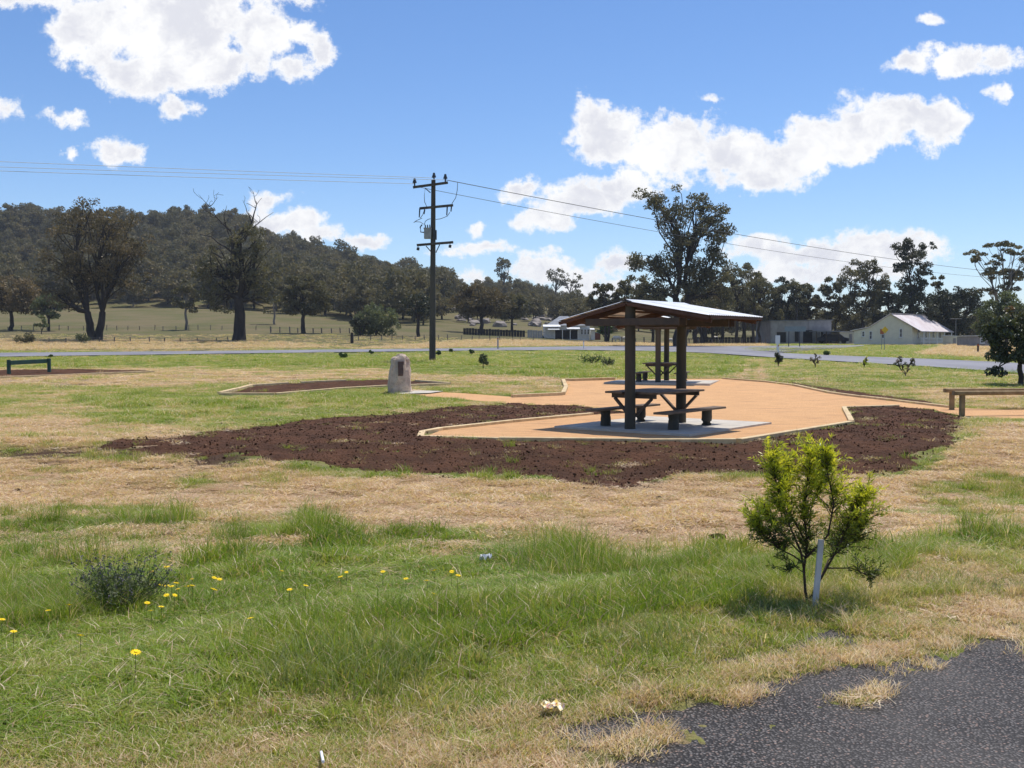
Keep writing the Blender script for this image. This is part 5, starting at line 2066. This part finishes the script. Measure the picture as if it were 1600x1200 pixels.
smesh = sheep_mesh()
for px, py, rz, lab, s in ((965, 535.5, 3.3, 'white sheep grazing just left of the near shelter post', 1.15), (976, 535, .6, 'greyish sheep beside the white one, half behind the near shelter post', 1.0),
                           (1116, 534.5, 0.3, 'pale sheep grazing before the row of trunks under the right shelter roof', 1.1), (1048, 537, 2.6, 'pale sheep seen between the near and far shelter posts', .9)):
    p = gp(px, py, ymin=30)
    o = link_mesh('sheep', smesh, None, (p.x, p.y, p.z + .02), rz)
    o.scale = (s, s, s)
    tag(o, lab, 'sheep')


# ------------------------------------------------------------------ small shrubs on the grass
def shrub(label, px, py, top, w, leafmat, name='shrub', leaves=700, ncl=14, lp=2.6, aspect=.4, seed=1, sparse=.11, bark='twig', tint=(.1, .9), fork=.08, cat='shrub'):
    return tree(name, label, px, py, top, w, [(0, .62, .8, .34), (-.4, .5, .4, .25), (.4, .5, .4, .25)], leafmat, bark, cat=cat, trunk_px=1.6, fork=fork, n_cl=ncl, leaves=leaves, rc=sparse, leaf_px=lp, aspect=aspect, seed=seed, tint=tint, limb_n=5, flat=.9)


shrub('small dark conical shrub on the grass beyond the right of the gravel', 1216, 573, 548, 14, 'leaf_dark', leaves=520, seed=71, sparse=.2)
shrub('bare twiggy little shrub to the right of the dark conical one', 1274, 574, 552, 20, 'leaf_brown', leaves=110, seed=72)
shrub('thin yellow-green seedling on the near verge of the branch road', 1352, 574, 554, 9, 'leaf_lime', leaves=90, seed=73, tint=(.5, 1))
shrub('wiry reddish-leaved shrub in front of the branch road at right', 1412, 588, 553, 44, 'leaf_red', leaves=300, seed=74, tint=(.2, 1), lp=3.0, sparse=.07)
shrub('little round grey-green shrub on the grass between pole and gravel', 755, 576, 549, 18, 'leaf_grey', leaves=650, seed=75, sparse=.2, fork=.3)
for i, (px, py, top, w, lab) in enumerate([(536, 560, 550, 15, 'dark green weed clump by the far road, left of the memorial'), (580, 554, 547, 8, 'tiny green tussock on the edge of the far road'), (685, 556, 547, 9, 'green tussock just right of the power pole foot'),
                                           (705, 551, 545, 7, 'tiny weed on the far road edge right of the pole'), (737, 554, 546, 9, 'green weed clump above the little grey shrub'),
                                           (925, 570, 552, 42, 'leafy green weed patch left of the near shelter post'), (950, 574, 556, 26, 'bluish weed clump against the near shelter post'), (79, 560, 553, 6, 'small weed at the top of the right green rail post'),
                                           (1292, 556, 548, 12, 'dark tussock on the grass before the white shed')]):
    shrub(lab, px, py, top, w, 'leaf_green' if i != 6 else 'leaf_grey', 'weed_clump', leaves=420, seed=80 + i, sparse=.16, lp=2.2, cat='weed')
shrub('dusty grey bush on the roadside at far left by the forked tree', 128, 536, 521, 26, 'leaf_grey', 'bush', leaves=500, seed=95, sparse=.16, cat='bush')
shrub('low olive bush in brown grass at the far left roadside', 40, 537, 522, 34, 'leaf_gum', 'bush', leaves=600, seed=96, sparse=.16, cat='bush')


# ------------------------------------------------------------------ foreground sapling
def foreground_sapling():
    b = gp(1264, 943)
    k = b.y / F
    rng = np.random.default_rng(77)
    root = thing('bottlebrush_sapling', 'bushy lime-tipped young bottlebrush in the foreground tied beside a white stake', 'sapling', b)

    def P(px, py, dy=0.0):
        return np.array([(px - 1264) * k, dy, (943 - py) * k])
    stems = [
        # path, radius
        ([P(1264, 948), P(1259, 925, .01), P(1257, 890, .02), P(1262, 850, .02), P(1256, 800, .03), P(1262, 745, .03), P(1266, 700, .0)], .011),
        ([P(1257, 890, .02), P(1248, 858, -.03), P(1230, 820, -.05), P(1212, 780, -.06), P(1206, 740, -.03), P(1198, 706, -.02)], .008),
        ([P(1262, 850, .02), P(1236, 800, .08), P(1228, 760, .10), P(1240, 715, .10)], .007),
        ([P(1266, 935), P(1282, 900, -.02), P(1298, 865, -.05), P(1318, 820, -.06), P(1335, 785, -.05), P(1350, 765, -.03)], .009),
        ([P(1282, 900, -.02), P(1300, 878, .08), P(1330, 860, .14), P(1350, 840, .16), P(1366, 805, .12)], .007),
        ([P(1259, 870, 0), P(1285, 830, -.10), P(1292, 780, -.12), P(1284, 730, -.08), P(1282, 700, -.06)], .008),
        ([P(1257, 880, .0), P(1232, 862, -.10), P(1205, 848, -.14), P(1180, 825, -.12), P(1168, 800, -.1)], .006),
        ([P(1290, 885, -.03), P(1320, 880, -.12), P(1345, 890, -.14), P(1352, 905, -.12)], .005),
        ([P(1257, 870, .0), P(1240, 850, .14), P(1215, 820, .20), P(1200, 800, .2)], .006),
        ([P(1262, 840, .0), P(1275, 800, .14), P(1290, 765, .18), P(1292, 730, .16)], .006),
        ([P(1257, 895, .0), P(1236, 880, -.08), P(1222, 885, -.1)], .004),
    ]
    paths = [(np.array(p), np.linspace(r, r * .35, len(p))) for p, r in stems]
    tips = []
    # twigs off the stems, denser to the top
    for p, r in stems:
        p = np.array(p)
        seg = len(p) - 1
        ntw = int(24 * seg * (0.8 if seg > 3 else .8))
        for _ in range(ntw):
            t = rng.uniform(.30, 1.0) ** .8 * seg
            i = min(int(t), seg - 1); f = t - i
            a = p[i] * (1 - f) + p[i + 1] * f
            if a[2] < .30 and rng.uniform() < .8: continue
            ang = rng.uniform(0, 6.28)
            out = np.array([math.cos(ang), math.sin(ang), rng.uniform(.2, 1.5)])
            ln = rng.uniform(.05, .19) * (1.2 - .45 * t / seg)
            e = a + out / np.linalg.norm(out) * ln
            q = curve_pts(a, e, 4, .1, rng)
            paths.append((q, np.linspace(.0028, .0012, 4)))
            tips.append(q)
        tips.append(p[-2:] * 1.0)
    tv, tf = np_tube(paths, 5)
    link_mesh('stem', np_mesh('stem', tv, [tf], [M['twig']], smooth=True), root)
    # leaves: narrow blades set round each twig, pointing up along it
    C = []; D = []; T = []
    hmax = 1.2
    for q in tips:
        a = q[0]; e = q[-1]
        d = (e - a); d /= np.linalg.norm(d) + 1e-9
        n = 27
        t = rng.uniform(0, 1.15, n)
        c = a + (e - a) * t[:, None]
        o = rng.normal(size=(n, 3)); o -= (o @ d)[:, None] * d; o /= np.linalg.norm(o, axis=1, keepdims=True)
        dd = o * rng.uniform(.6, 1.1, n)[:, None] + d * rng.uniform(.5, 1.2, n)[:, None]
        dd /= np.linalg.norm(dd, axis=1, keepdims=True)
        C.append(c); D.append(dd)
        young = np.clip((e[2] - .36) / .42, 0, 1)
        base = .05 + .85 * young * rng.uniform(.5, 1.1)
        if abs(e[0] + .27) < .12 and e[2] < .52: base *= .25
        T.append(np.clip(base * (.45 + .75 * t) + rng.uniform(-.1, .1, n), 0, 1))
    C = np.concatenate(C); D = np.concatenate(D); T = np.concatenate(T)
    n = len(C)
    L = rng.uniform(.022, .050, n)[:, None]
    s = rng.normal(size=(n, 3)); s -= (s * D).sum(1, keepdims=True) * D; s /= np.linalg.norm(s, axis=1, keepdims=True)
    W = rng.uniform(.0045, .0085, n)[:, None]
    V = np.stack([C, C + D * L * .45 + s * W * .5, C + D * L, C + D * L * .45 - s * W * .5], 1).reshape(-1, 3)
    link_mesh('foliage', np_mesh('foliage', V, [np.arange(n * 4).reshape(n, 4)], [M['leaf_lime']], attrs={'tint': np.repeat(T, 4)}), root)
    # the white stake
    sb = gp(1269, 948)
    st = MB().beam((0, 0, -.1), ((1281 - 1269) * k, .02, (948 - 842) * k), .036, .02, up=(0, 1, 0), bev=.004).build('white_stake', M['stake'])
    st.location = (sb.x, sb.y - .03, sb.z)
    tag(st, 'white flat garden stake leaning against the foreground sapling', 'stake')


foreground_sapling()


# ------------------------------------------------------------------ litter, clods
def crumpled(name, label, px, py, w, d, h, mat, mat2=None, seed=1):
    rg = np.random.default_rng(seed)
    p = gp(px, py)
    n, m_ = 9, 6
    vs = []
    for j in range(m_):
        for i in range(n):
            vs.append(((i / (n - 1) - .5) * w + rg.normal() * w * .03, (j / (m_ - 1) - .5) * d + rg.normal() * d * .04, h * (.45 + .55 * math.sin(i * 1.7 + j) * .5 + rg.uniform(-.3, .3))))
    fs = [(j * n + i, j * n + i + 1, (j + 1) * n + i + 1, (j + 1) * n + i) for j in range(m_ - 1) for i in range(n - 1)]
    o0 = len(vs)
    vs += [(a, b, c - .003) for a, b, c in vs]
    fs += [tuple(q + o0 for q in f)[::-1] for f in fs]
    me = bpy.data.meshes.new(name)
    me.from_pydata(vs, [], fs)
    me.materials.append(M[mat])
    if mat2:
        me.materials.append(M[mat2])
        for q in me.polygons:
            if rg.uniform() < .33: q.material_index = 1
    o = link_mesh(name, me, None, p + Vector((0, 0, .035)), rg.uniform(-.4, .4))
    return tag(o, label, 'litter')


crumpled('paper_scrap', 'crumpled white paper scrap lying in the green grass', 759, 879, .10, .07, .06, 'paper', seed=2)
crumpled('crisp_packet', 'flattened yellow and white snack packet on the dry verge near the road', 863, 1116, .10, .075, .03, 'packet', 'packet_red', seed=3)


def stick():
    p = gp(503, 1198)
    o = MB().cyl((-.012, .05, .03), (.02, -.08, .045), .006, .006, 8).build('white_stick', M['paper'])
    o.location = p
    tag(o, 'short white stick poking up from the verge at the bottom edge', 'stick')


stick()


def clods():
    import bmesh
    ms = []
    for s in range(3):
        rg = np.random.default_rng(s + 30)
        bm = bmesh.new()
        bmesh.ops.create_icosphere(bm, subdivisions=2, radius=1)
        for v in bm.verts:
            v.co = v.co * (1 + rg.uniform(-.2, .2)); v.co.z *= .6
        me = bpy.data.meshes.new('clod'); bm.to_mesh(me); bm.free(); me.materials.append(M['soil'])
        ms.append(me)
    for (px, py, s, lab) in ((1121, 843, .075, 'dark clod of earth on the pale straw just left of the foreground sapling'), (28, 771, .07, 'dark clod of earth on the dry grass near the left edge'), (1030, 783, .045, 'small brown clod on the straw below the middle of the soil bed')):
        p = gp(px, py)
        o = link_mesh('earth_clod', ms[int(px) % 3], None, p + Vector((0, 0, .02)), px)
        o.scale = (s * 1.3, s, s)
        tag(o, lab, 'clod')
    # loose crumbs all over the beds
    P = []
    x0, y0 = np.array(BED_MAIN).min(0); x1, y1 = np.array(BED_MAIN).max(0)
    n = 26000
    x = RNG.uniform(x0, x1, n); y = RNG.uniform(y0, y1, n)
    d = sdf_poly(x, y, BED_MAIN); dp = sdf_poly(x, y, PAD)
    k = (d > -.9 * RNG.exponential(1, n) * sstep(4 - x, -2, 8) - .1) & (dp < -.09)
    x, y = x[k], y[k]
    z = ground_h(x, y) + np.where(d[k] > .1, .032, .006)
    n = len(x)
    s = RNG.uniform(.004, .012, n) * RNG.choice([1, 1, 1, 1, 1, 2.2], n)
    scatter('soil_clods', np.stack([x, y, z], 1), RNG.uniform(0, 6.28, (n, 3)), np.stack([s, s, s * .8], 1), RNG.integers(0, 3, n), np.zeros(n), ms)


clods()


# ------------------------------------------------------------------ grass
def tuft(seed, n, r, h, w, lean, curl=.3, jit=1.0, segs=2, cup=0.0):
    rg = np.random.default_rng(seed)
    a = rg.uniform(0, 2 * np.pi, n); q = np.sqrt(rg.uniform(0, 1, n)) * r
    bx, by = np.cos(a) * q, np.sin(a) * q
    hh = h * rg.uniform(.45, 1.15, n)
    la = rg.uniform(0, 2 * np.pi, n)
    ln = lean * rg.uniform(.2, 1.4, n)
    d = np.stack([np.cos(la) * ln, np.sin(la) * ln, np.ones(n)], 1)
    d /= np.linalg.norm(d, axis=1, keepdims=True)
    side = np.stack([-np.sin(la + rg.normal(0, .8, n)), np.cos(la + rg.normal(0, .8, n)), np.zeros(n)], 1)
    side /= np.linalg.norm(side, axis=1, keepdims=True)
    B = np.stack([bx, by, np.full(n, -.01)], 1)
    ww = (w * rg.uniform(.7, 1.3, n))[:, None]
    Mi = B + d * (hh * .55)[:, None]
    horiz = np.stack([np.cos(la), np.sin(la), np.zeros(n)], 1)
    T = B + d * hh[:, None] + horiz * (hh * curl * rg.uniform(.2, 1.2, n))[:, None]
    T[:, 2] -= hh * curl * .35 * rg.uniform(0, 1, n)
    V = np.stack([B - side * ww * .5, B + side * ww * .5, Mi + side * ww * .42, Mi - side * ww * .42, T], 1).reshape(-1, 3)
    i = np.arange(n) * 5
    quads = np.stack([i, i + 1, i + 2, i + 3], 1); tris = np.stack([i + 3, i + 2, i + 4], 1)
    return np_mesh('grass_tuft', V, [quads, tris], [M['blade']], attrs={'var': np.repeat(np.where(rg.uniform(0, 1, n) < .12, -1.5, rg.uniform(0, 1, n)), 5)})


def straw(seed, n, r, L, w):
    rg = np.random.default_rng(seed)
    a = rg.uniform(0, 2 * np.pi, n); q = np.sqrt(rg.uniform(0, 1, n)) * r
    C = np.stack([np.cos(a) * q, np.sin(a) * q, rg.uniform(.004, .03, n)], 1)
    la = rg.uniform(0, 2 * np.pi, n)
    d = np.stack([np.cos(la), np.sin(la), rg.normal(0, .28, n)], 1)
    s = np.stack([-np.sin(la), np.cos(la), rg.normal(0, .4, n)], 1)
    LL = (L * rg.uniform(.4, 1.2, n))[:, None]
    V = np.stack([C - d * LL * .5 - s * w * .5, C - d * LL * .5 + s * w * .5, C + d * LL * .5 + s * w * .3, C + d * LL * .5 - s * w * .3], 1).reshape(-1, 3)
    return np_mesh('straw', V, [np.arange(n * 4).reshape(n, 4)], [M['blade']], attrs={'var': np.repeat(rg.uniform(0, 1, n), 4)})


TUFTS = [tuft(1, 44, .085, .075, .0070, .75, .5), tuft(2, 42, .09, .10, .0066, .8, .6), tuft(3, 38, .085, .135, .0052, .6, .7),     # 0-2 lush
         tuft(4, 60, .10, .055, .0040, .8, .5), tuft(5, 60, .10, .08, .0040, .7, .5),                                             # 3-4 short
         straw(6, 60, .13, .055, .0052), straw(7, 50, .14, .075, .0060),                                                           # 5-6 straw
         tuft(8, 50, .09, .24, .0028, .40, .5), tuft(9, 46, .08, .20, .0030, .6, .8),
         tuft(10, 16, .03, .055, .016, 1.4, .4), tuft(11, 26, .05, .05, .013, 1.1, .3)]   # 9-10 broad-leaved weeds                                             # 7-8 tall feathery


def grass_ring(name, y0, y1, dens, size, seed, ulim=.60, hs=1.0):
    rg = np.random.default_rng(seed)
    area = ulim * (y1 ** 2 - y0 ** 2)
    n = int(area * dens)
    y = np.sqrt(rg.uniform(y0 ** 2, y1 ** 2, n))
    x = rg.uniform(-ulim, ulim, n) * y
    z = ground_h(x, y)
    V = zone_vals(x, y, z)
    zj = V['green'] + (fbm(x * 2.4, y * 2.4, 151, 3, .6) - .5) * 1.1 * np.where(y < 18, 1, 0) * sstep(V['green'], .10, .3)
    V['green'] = np.clip(np.where(V['green'] < .9, zj, V['green']), 0, 1)
    g = V['green'] + ((fbm(x * .9, y * .9, 90, 4, .6) - .5) * 1.35 + (fbm(x * 4, y * 4, 94, 2) - .5) * .5) * (1 - .45 * sstep(V['green'], .6, .95))
    e = road_edge_dist(x, y)
    dpad = sdf_poly(x, y, PAD)
    keep = (dpad < -.05)
    on_road = (z < .052) & (e > -1.0) & (y < 12)
    keep &= ~on_road
    keep &= ~((e > -.3) & (z < .053) & (y < 12))
    soil = np.zeros(n)
    for bed in (BED_MAIN, BED_STONE, BED_LEFT, BED_STRIP):
        soil = np.maximum(soil, sstep(sdf_poly(x, y, bed) + (fbm(x * 1.5, y * 1.5, 97, 3) - .5) * .8, -.30, .25))
    keep &= rg.uniform(0, 1, n) > soil * (.955 if y0 < 20 else .985)
    keep &= ~((V['bare'] > .4) & (rg.uniform(0, 1, n) < .7))
    droad = sdf_poly(x, y, MAIN)
    keep &= droad < -.1
    x, y, z, g, e = x[keep], y[keep], z[keep], g[keep], e[keep]
    zone = V['green'][keep]
    n = len(x)
    r = rg.uniform(0, 1, n)
    lush = sstep(zone, .70, .9)
    verge = (e > -1.35 + .8 * (fbm(x * 1.5, y * 1.5, 140, 3) - .5)) & (y < 12)
    pick = np.where(g > .62, np.where(r < .34, 0, np.where(r < .68, 1, 2)), np.where(g > .38, np.where(r < .5, 3, np.where(r < .8, 4, 5)), np.where(r < .38, 5, np.where(r < .76, 6, 3))))
    tall = fbm(x * .45 + 7, y * .45, 120, 3)
    pick = np.where((lush > .5) & (r < .55), rg.integers(0, 3, n), pick)
    pick = np.where((lush > .6) & (tall > .60) & (y < 14) & (rg.uniform(0, 1, n) < .35), rg.integers(7, 9, n), pick)
    edge_gap = (y > 8.3) & (y < 14) & (lush > .3) & (fbm(x * 1.25, y * 1.6, 160, 4, .6) < .38 + .16 * sstep(y, 8.3, 11.5))
    pick = np.where(edge_gap, np.where(r < .5, 3, rg.integers(4, 7, n)), pick)
    vshort = verge & (pick < 3) & (rg.uniform(0, 1, n) < .75)
    pick = np.where(vshort, 4, pick)
    pick = np.where(verge & (pick > 4) & (pick < 7) & (rg.uniform(0, 1, n) < .72), rg.integers(3, 5, n), pick)
    notl = (lush < .3) & (pick < 3) & (rg.uniform(0, 1, n) < .85)
    pick = np.where(notl, rg.integers(3, 5, n), pick)
    wd_ = rg.uniform(0, 1, n) < np.where(lush > .5, .07, .025)
    pick = np.where(wd_ & (y < 20), rg.integers(9, 11, n), pick)
    tint = np.clip(.12 + g * .75 + rg.normal(0, .10, n) + .02 * lush, .0, 1)
    tint = np.where(edge_gap & (rg.uniform(0, 1, n) < .6), rg.uniform(.15, .6, n), tint)
    tint = np.where((pick == 5) | (pick == 6), np.clip(rg.uniform(-.05, .42, n), 0, .5), tint)
    tint = np.where(verge, np.clip(rg.normal(.50, .16, n) - .30 * sstep(e, -.7, -.1) + (tint - .5) * .5, 0, .85), tint)
    patch = fbm(x * .35 + 3, y * .35, 131, 3)
    hgt = (.42 + .95 * sstep(patch, .35, .65)) * (.45 + .55 * sstep(zone, .55, .93)) * rg.uniform(.6, 1.35, n)
    s = size * rg.uniform(.75, 1.3, n)
    sz = s * np.where(pick < 3, hgt, 1.0) * hs * np.where(verge, .75, 1)
    sz = sz * np.where((y > 8) & (y < 18), .45 + .95 * sstep(fbm(x * 1.9, y * 1.9, 170, 3), .38, .62), 1)
    rot = np.zeros((n, 3)); rot[:, 2] = rg.uniform(0, 6.28, n)
    o = scatter(name, np.stack([x, y, z], 1), rot, np.stack([s, s, sz], 1), pick, tint, TUFTS)
    return n


def far_tufts():
    """rank grass beyond the far road and on the paddock edge"""
    rg = np.random.default_rng(44)
    n = 26000
    y = rg.uniform(62, 150, n)
    x = rg.uniform(-.58, .58, n) * y
    z = ground_h(x, y)
    V = zone_vals(x, y, z)
    d = sdf_poly(x, y, MAIN)
    keep = (d < -.6)
    br = V['brown']
    keep &= rg.uniform(0, 1, n) < (.25 + .75 * np.clip(br * 1.3 + (V['green'] > .8) * (1 - V['field']) * .8, 0, 1))
    x, y, z, br = x[keep], y[keep], z[keep], br[keep]
    g = np.where(br > .3, rg.normal(.28, .09, len(x)), np.where(V['field'][keep] > .5, rg.normal(.42, .12, len(x)), rg.normal(.75, .15, len(x))))
    n = len(x)
    s = rg.uniform(2.0, 4.0, n)
    sz = s * np.where(br > .3, .75, .42)
    rot = np.zeros((n, 3)); rot[:, 2] = rg.uniform(0, 6.28, n)
    scatter('roadside_grass', np.stack([x, y, z], 1), rot, np.stack([s * 1.6, s * 1.6, sz], 1), rg.integers(0, 3, n), np.clip(g, 0, 1), TUFTS)


c1 = grass_ring('foreground_grass', 3.2, 8.0, 420, .82, 201)
c2 = grass_ring('meadow_grass', 8.0, 18.0, 150, 1.15, 202)
c3 = grass_ring('lawn_grass', 18.0, 36.0, 34, 1.7, 203, .56, .75)
c4 = grass_ring('distant_lawn_grass', 36.0, 66.0, 7, 2.8, 204, .56, .55)
far_tufts()
print('tufts', c1, c2, c3, c4)


# ------------------------------------------------------------------ particular grass clumps, weeds and flowers in front
def clump(name, label, px, py, n, r, h, w, tint, seed, lean=.5, mat='leaf_clump', curl=.5):
    p = gp(px, py)
    me = tuft(seed, n, r, h, w, lean, curl)
    me.materials.clear()
    me.materials.append(M[mat])
    a = me.attributes.new('tint', 'FLOAT', 'POINT')
    rg = np.random.default_rng(seed)
    a.data.foreach_set('value', np.repeat(np.clip(rg.normal(tint, .18, n), 0, 1), 5).astype(np.float32))
    o = link_mesh(name, me, None, p)
    return tag(o, label, 'grass clump')


clump('tall_grass_clump', 'tall feathery grass clump at lower centre left, darker at its foot', 545, 1060, 900, .42, .24, .0035, .7, 301, .45)
clump('tall_grass_clump', 'tall soft grass clump in the shadow left of the sapling', 1205, 962, 420, .28, .15, .0040, .6, 302, .6)
clump('tall_grass_clump', 'feathery grass clump midway between the low clump and the sapling', 1010, 1005, 480, .34, .17, .0035, .7, 303, .5)
clump('weed_rosette', 'bright green spiky rosette weed near the bottom centre', 752, 1040, 46, .03, .15, .014, .9, 304, 1.1, curl=.3)
clump('tall_grass_clump', 'lush green grass clump at the right of the foreground sapling', 1480, 915, 460, .38, .12, .0045, .9, 305, .5)
clump('tall_grass_clump', 'leafy grass hump at the upper edge of the green grass, left of centre', 830, 838, 380, .38, .13, .006, .8, 306, .6)


def lavender():
    p = gp(195, 950)
    k = p.y / F
    root = thing('lavender_weed', 'dark greyish-purple bushy weed among the yellow flowers at left', 'weed', p)
    rg = np.random.default_rng(9)
    n = 150
    paths = []
    for _ in range(n):
        a = rg.uniform(0, 6.28); r0 = rg.uniform(0, .12)
        b = np.array([math.cos(a) * r0, math.sin(a) * r0, -.02])
        h = rg.uniform(.12, .38)
        sp_ = rg.uniform(.05, .30)
        e = b + np.array([math.cos(a) * sp_, math.sin(a) * sp_, h])
        q = curve_pts(b, e, 4, .06, rg)
        paths.append((q, np.linspace(.0022, .0012, 4)))
    v, f = np_tube(paths, 4)
    link_mesh('stem', np_mesh('stem', v, [f], [M['stalk']]), root)
    ends = np.array([q[0][-1] for q in paths]); mids = np.concatenate([q[0][1:3] for q in paths])
    C = np.concatenate([mids[rg.integers(0, len(mids), 2600)] + rg.normal(0, .018, (2600, 3))])
    lv, lf = leaf_quads(C, .032, .3, -.5, rg)
    link_mesh('foliage', np_mesh('foliage', lv, [lf], [M['leaf_grey']], attrs={'tint': np.repeat(rg.uniform(0, .7, 2600), 4)}), root)
    C = np.repeat(ends, 7, 0) + rg.normal(0, 1, (len(ends) * 7, 3)) * np.array([.006, .006, .018])
    lv, lf = leaf_quads(C, .014, .6, 0, rg)
    m = simple('purple_heads', (.16, .13, .16), (.10, .085, .11), 20)
    link_mesh('flower_spikes', np_mesh('flower_spikes', lv, [lf], [m]), root)


lavender()


def flowers():
    spots = [(261, 886), (235, 907), (231, 910), (260, 915), (268, 916), (276, 911), (295, 916), (301, 915), (279, 920), (334, 903), (342, 905), (334, 921), (237, 893), (272, 930), (259, 930), (229, 942), (237, 954), (253, 948),
             (75, 954), (109, 945), (2, 968), (21, 987), (126, 993), (211, 1019), (392, 966), (441, 892), (452, 921), (477, 915), (541, 894), (533, 901), (598, 893), (634, 904), (668, 907), (678, 928), (679, 891), (705, 893), (715, 899), (300, 905), (251, 914)]
    rg = np.random.default_rng(4)
    variants = []
    for v in range(3):
        st = MB().tube([(0, 0, -.02), (.004 * v, .003, .5), (.012, -.006, 1.0)], [.008, .007, .006], 4).mesh('flower_stem', M['stalk'])
        m = MB()
        npet = 12
        for i in range(npet):
            a = 2 * math.pi * i / npet
            d = Vector((math.cos(a), math.sin(a), 0)); s = Vector((-d.y, d.x, 0))
            m.add([d * .004, d * .014 + s * .0042 + Vector((0, 0, .003)), d * .0225 + Vector((0, 0, .0005)), d * .014 - s * .0042 + Vector((0, 0, .003))], [(0, 1, 2, 3)])
        pet = m.mesh('petals', M['petal'])
        c = MB().cyl((0, 0, -.003), (0, 0, .005), .006, .004, 8).mesh('flower_centre', M['petal'])
        variants.append((st, pet, c))
    for i, (px, py) in enumerate(spots):
        h = rg.uniform(.11, .15)
        # the flower head is what the photograph places; its foot is h below
        d = ray(px, py)
        Y = 9.5
        for _ in range(30):
            x = d[0] / d[1] * Y; zg = gh(x, Y)
            zh = CAM_Z + d[2] / d[1] * Y
            Y += (zh - zg - h) / -(d[2] / d[1]) * .6
        x = d[0] / d[1] * Y; zg = gh(x, Y)
        root = thing('yellow_daisy', 'small yellow daisy on a thin stalk in the green grass', 'flower', (x, Y, zg), rg.uniform(0, 6), 'yellow daisies scattered in the foreground grass')
        st, pet, c = variants[i % 3]
        a = link_mesh('flower_stem', st, root); a.scale = (.22, .22, h)
        s = rg.uniform(.75, 1.05)
        if i in (0, 6, 11, 23): s = 1.3
        tl = (R(rg.uniform(0, 25)), R(rg.uniform(-15, 15)), 0)
        b = link_mesh('petals', pet, root, (.004, -.002, h)); b.scale = (s,) * 3; b.rotation_euler = tl
        q = link_mesh('flower_centre', c, root, (.004, -.002, h)); q.scale = (s,) * 3; q.rotation_euler = tl


flowers()


def tv_antenna():
    Y = 147; x = atx(1492, Y)
    root = thing('tv_antenna', 'thin television aerial on a mast against the dark tree right of the cottage', 'aerial', (x, Y, gh(x, Y)))
    zt = at(1492, 498, Y).z - root.location.z
    MB().cyl((0, 0, 0), (0, 0, zt), .03, .025, 6).build('mast', M['trafo'], root)
    MB().cyl((-.8, 0, zt - .02), (.8, 0, zt - .02), .025, .025, 6).build('boom', M['trafo'], root)
    for i in range(6):
        MB().cyl((-.75 + i * .3, -.35, zt - .02), (-.75 + i * .3, .35, zt - .02), .012, .012, 4).build('element', M['trafo'], root)


tv_antenna()
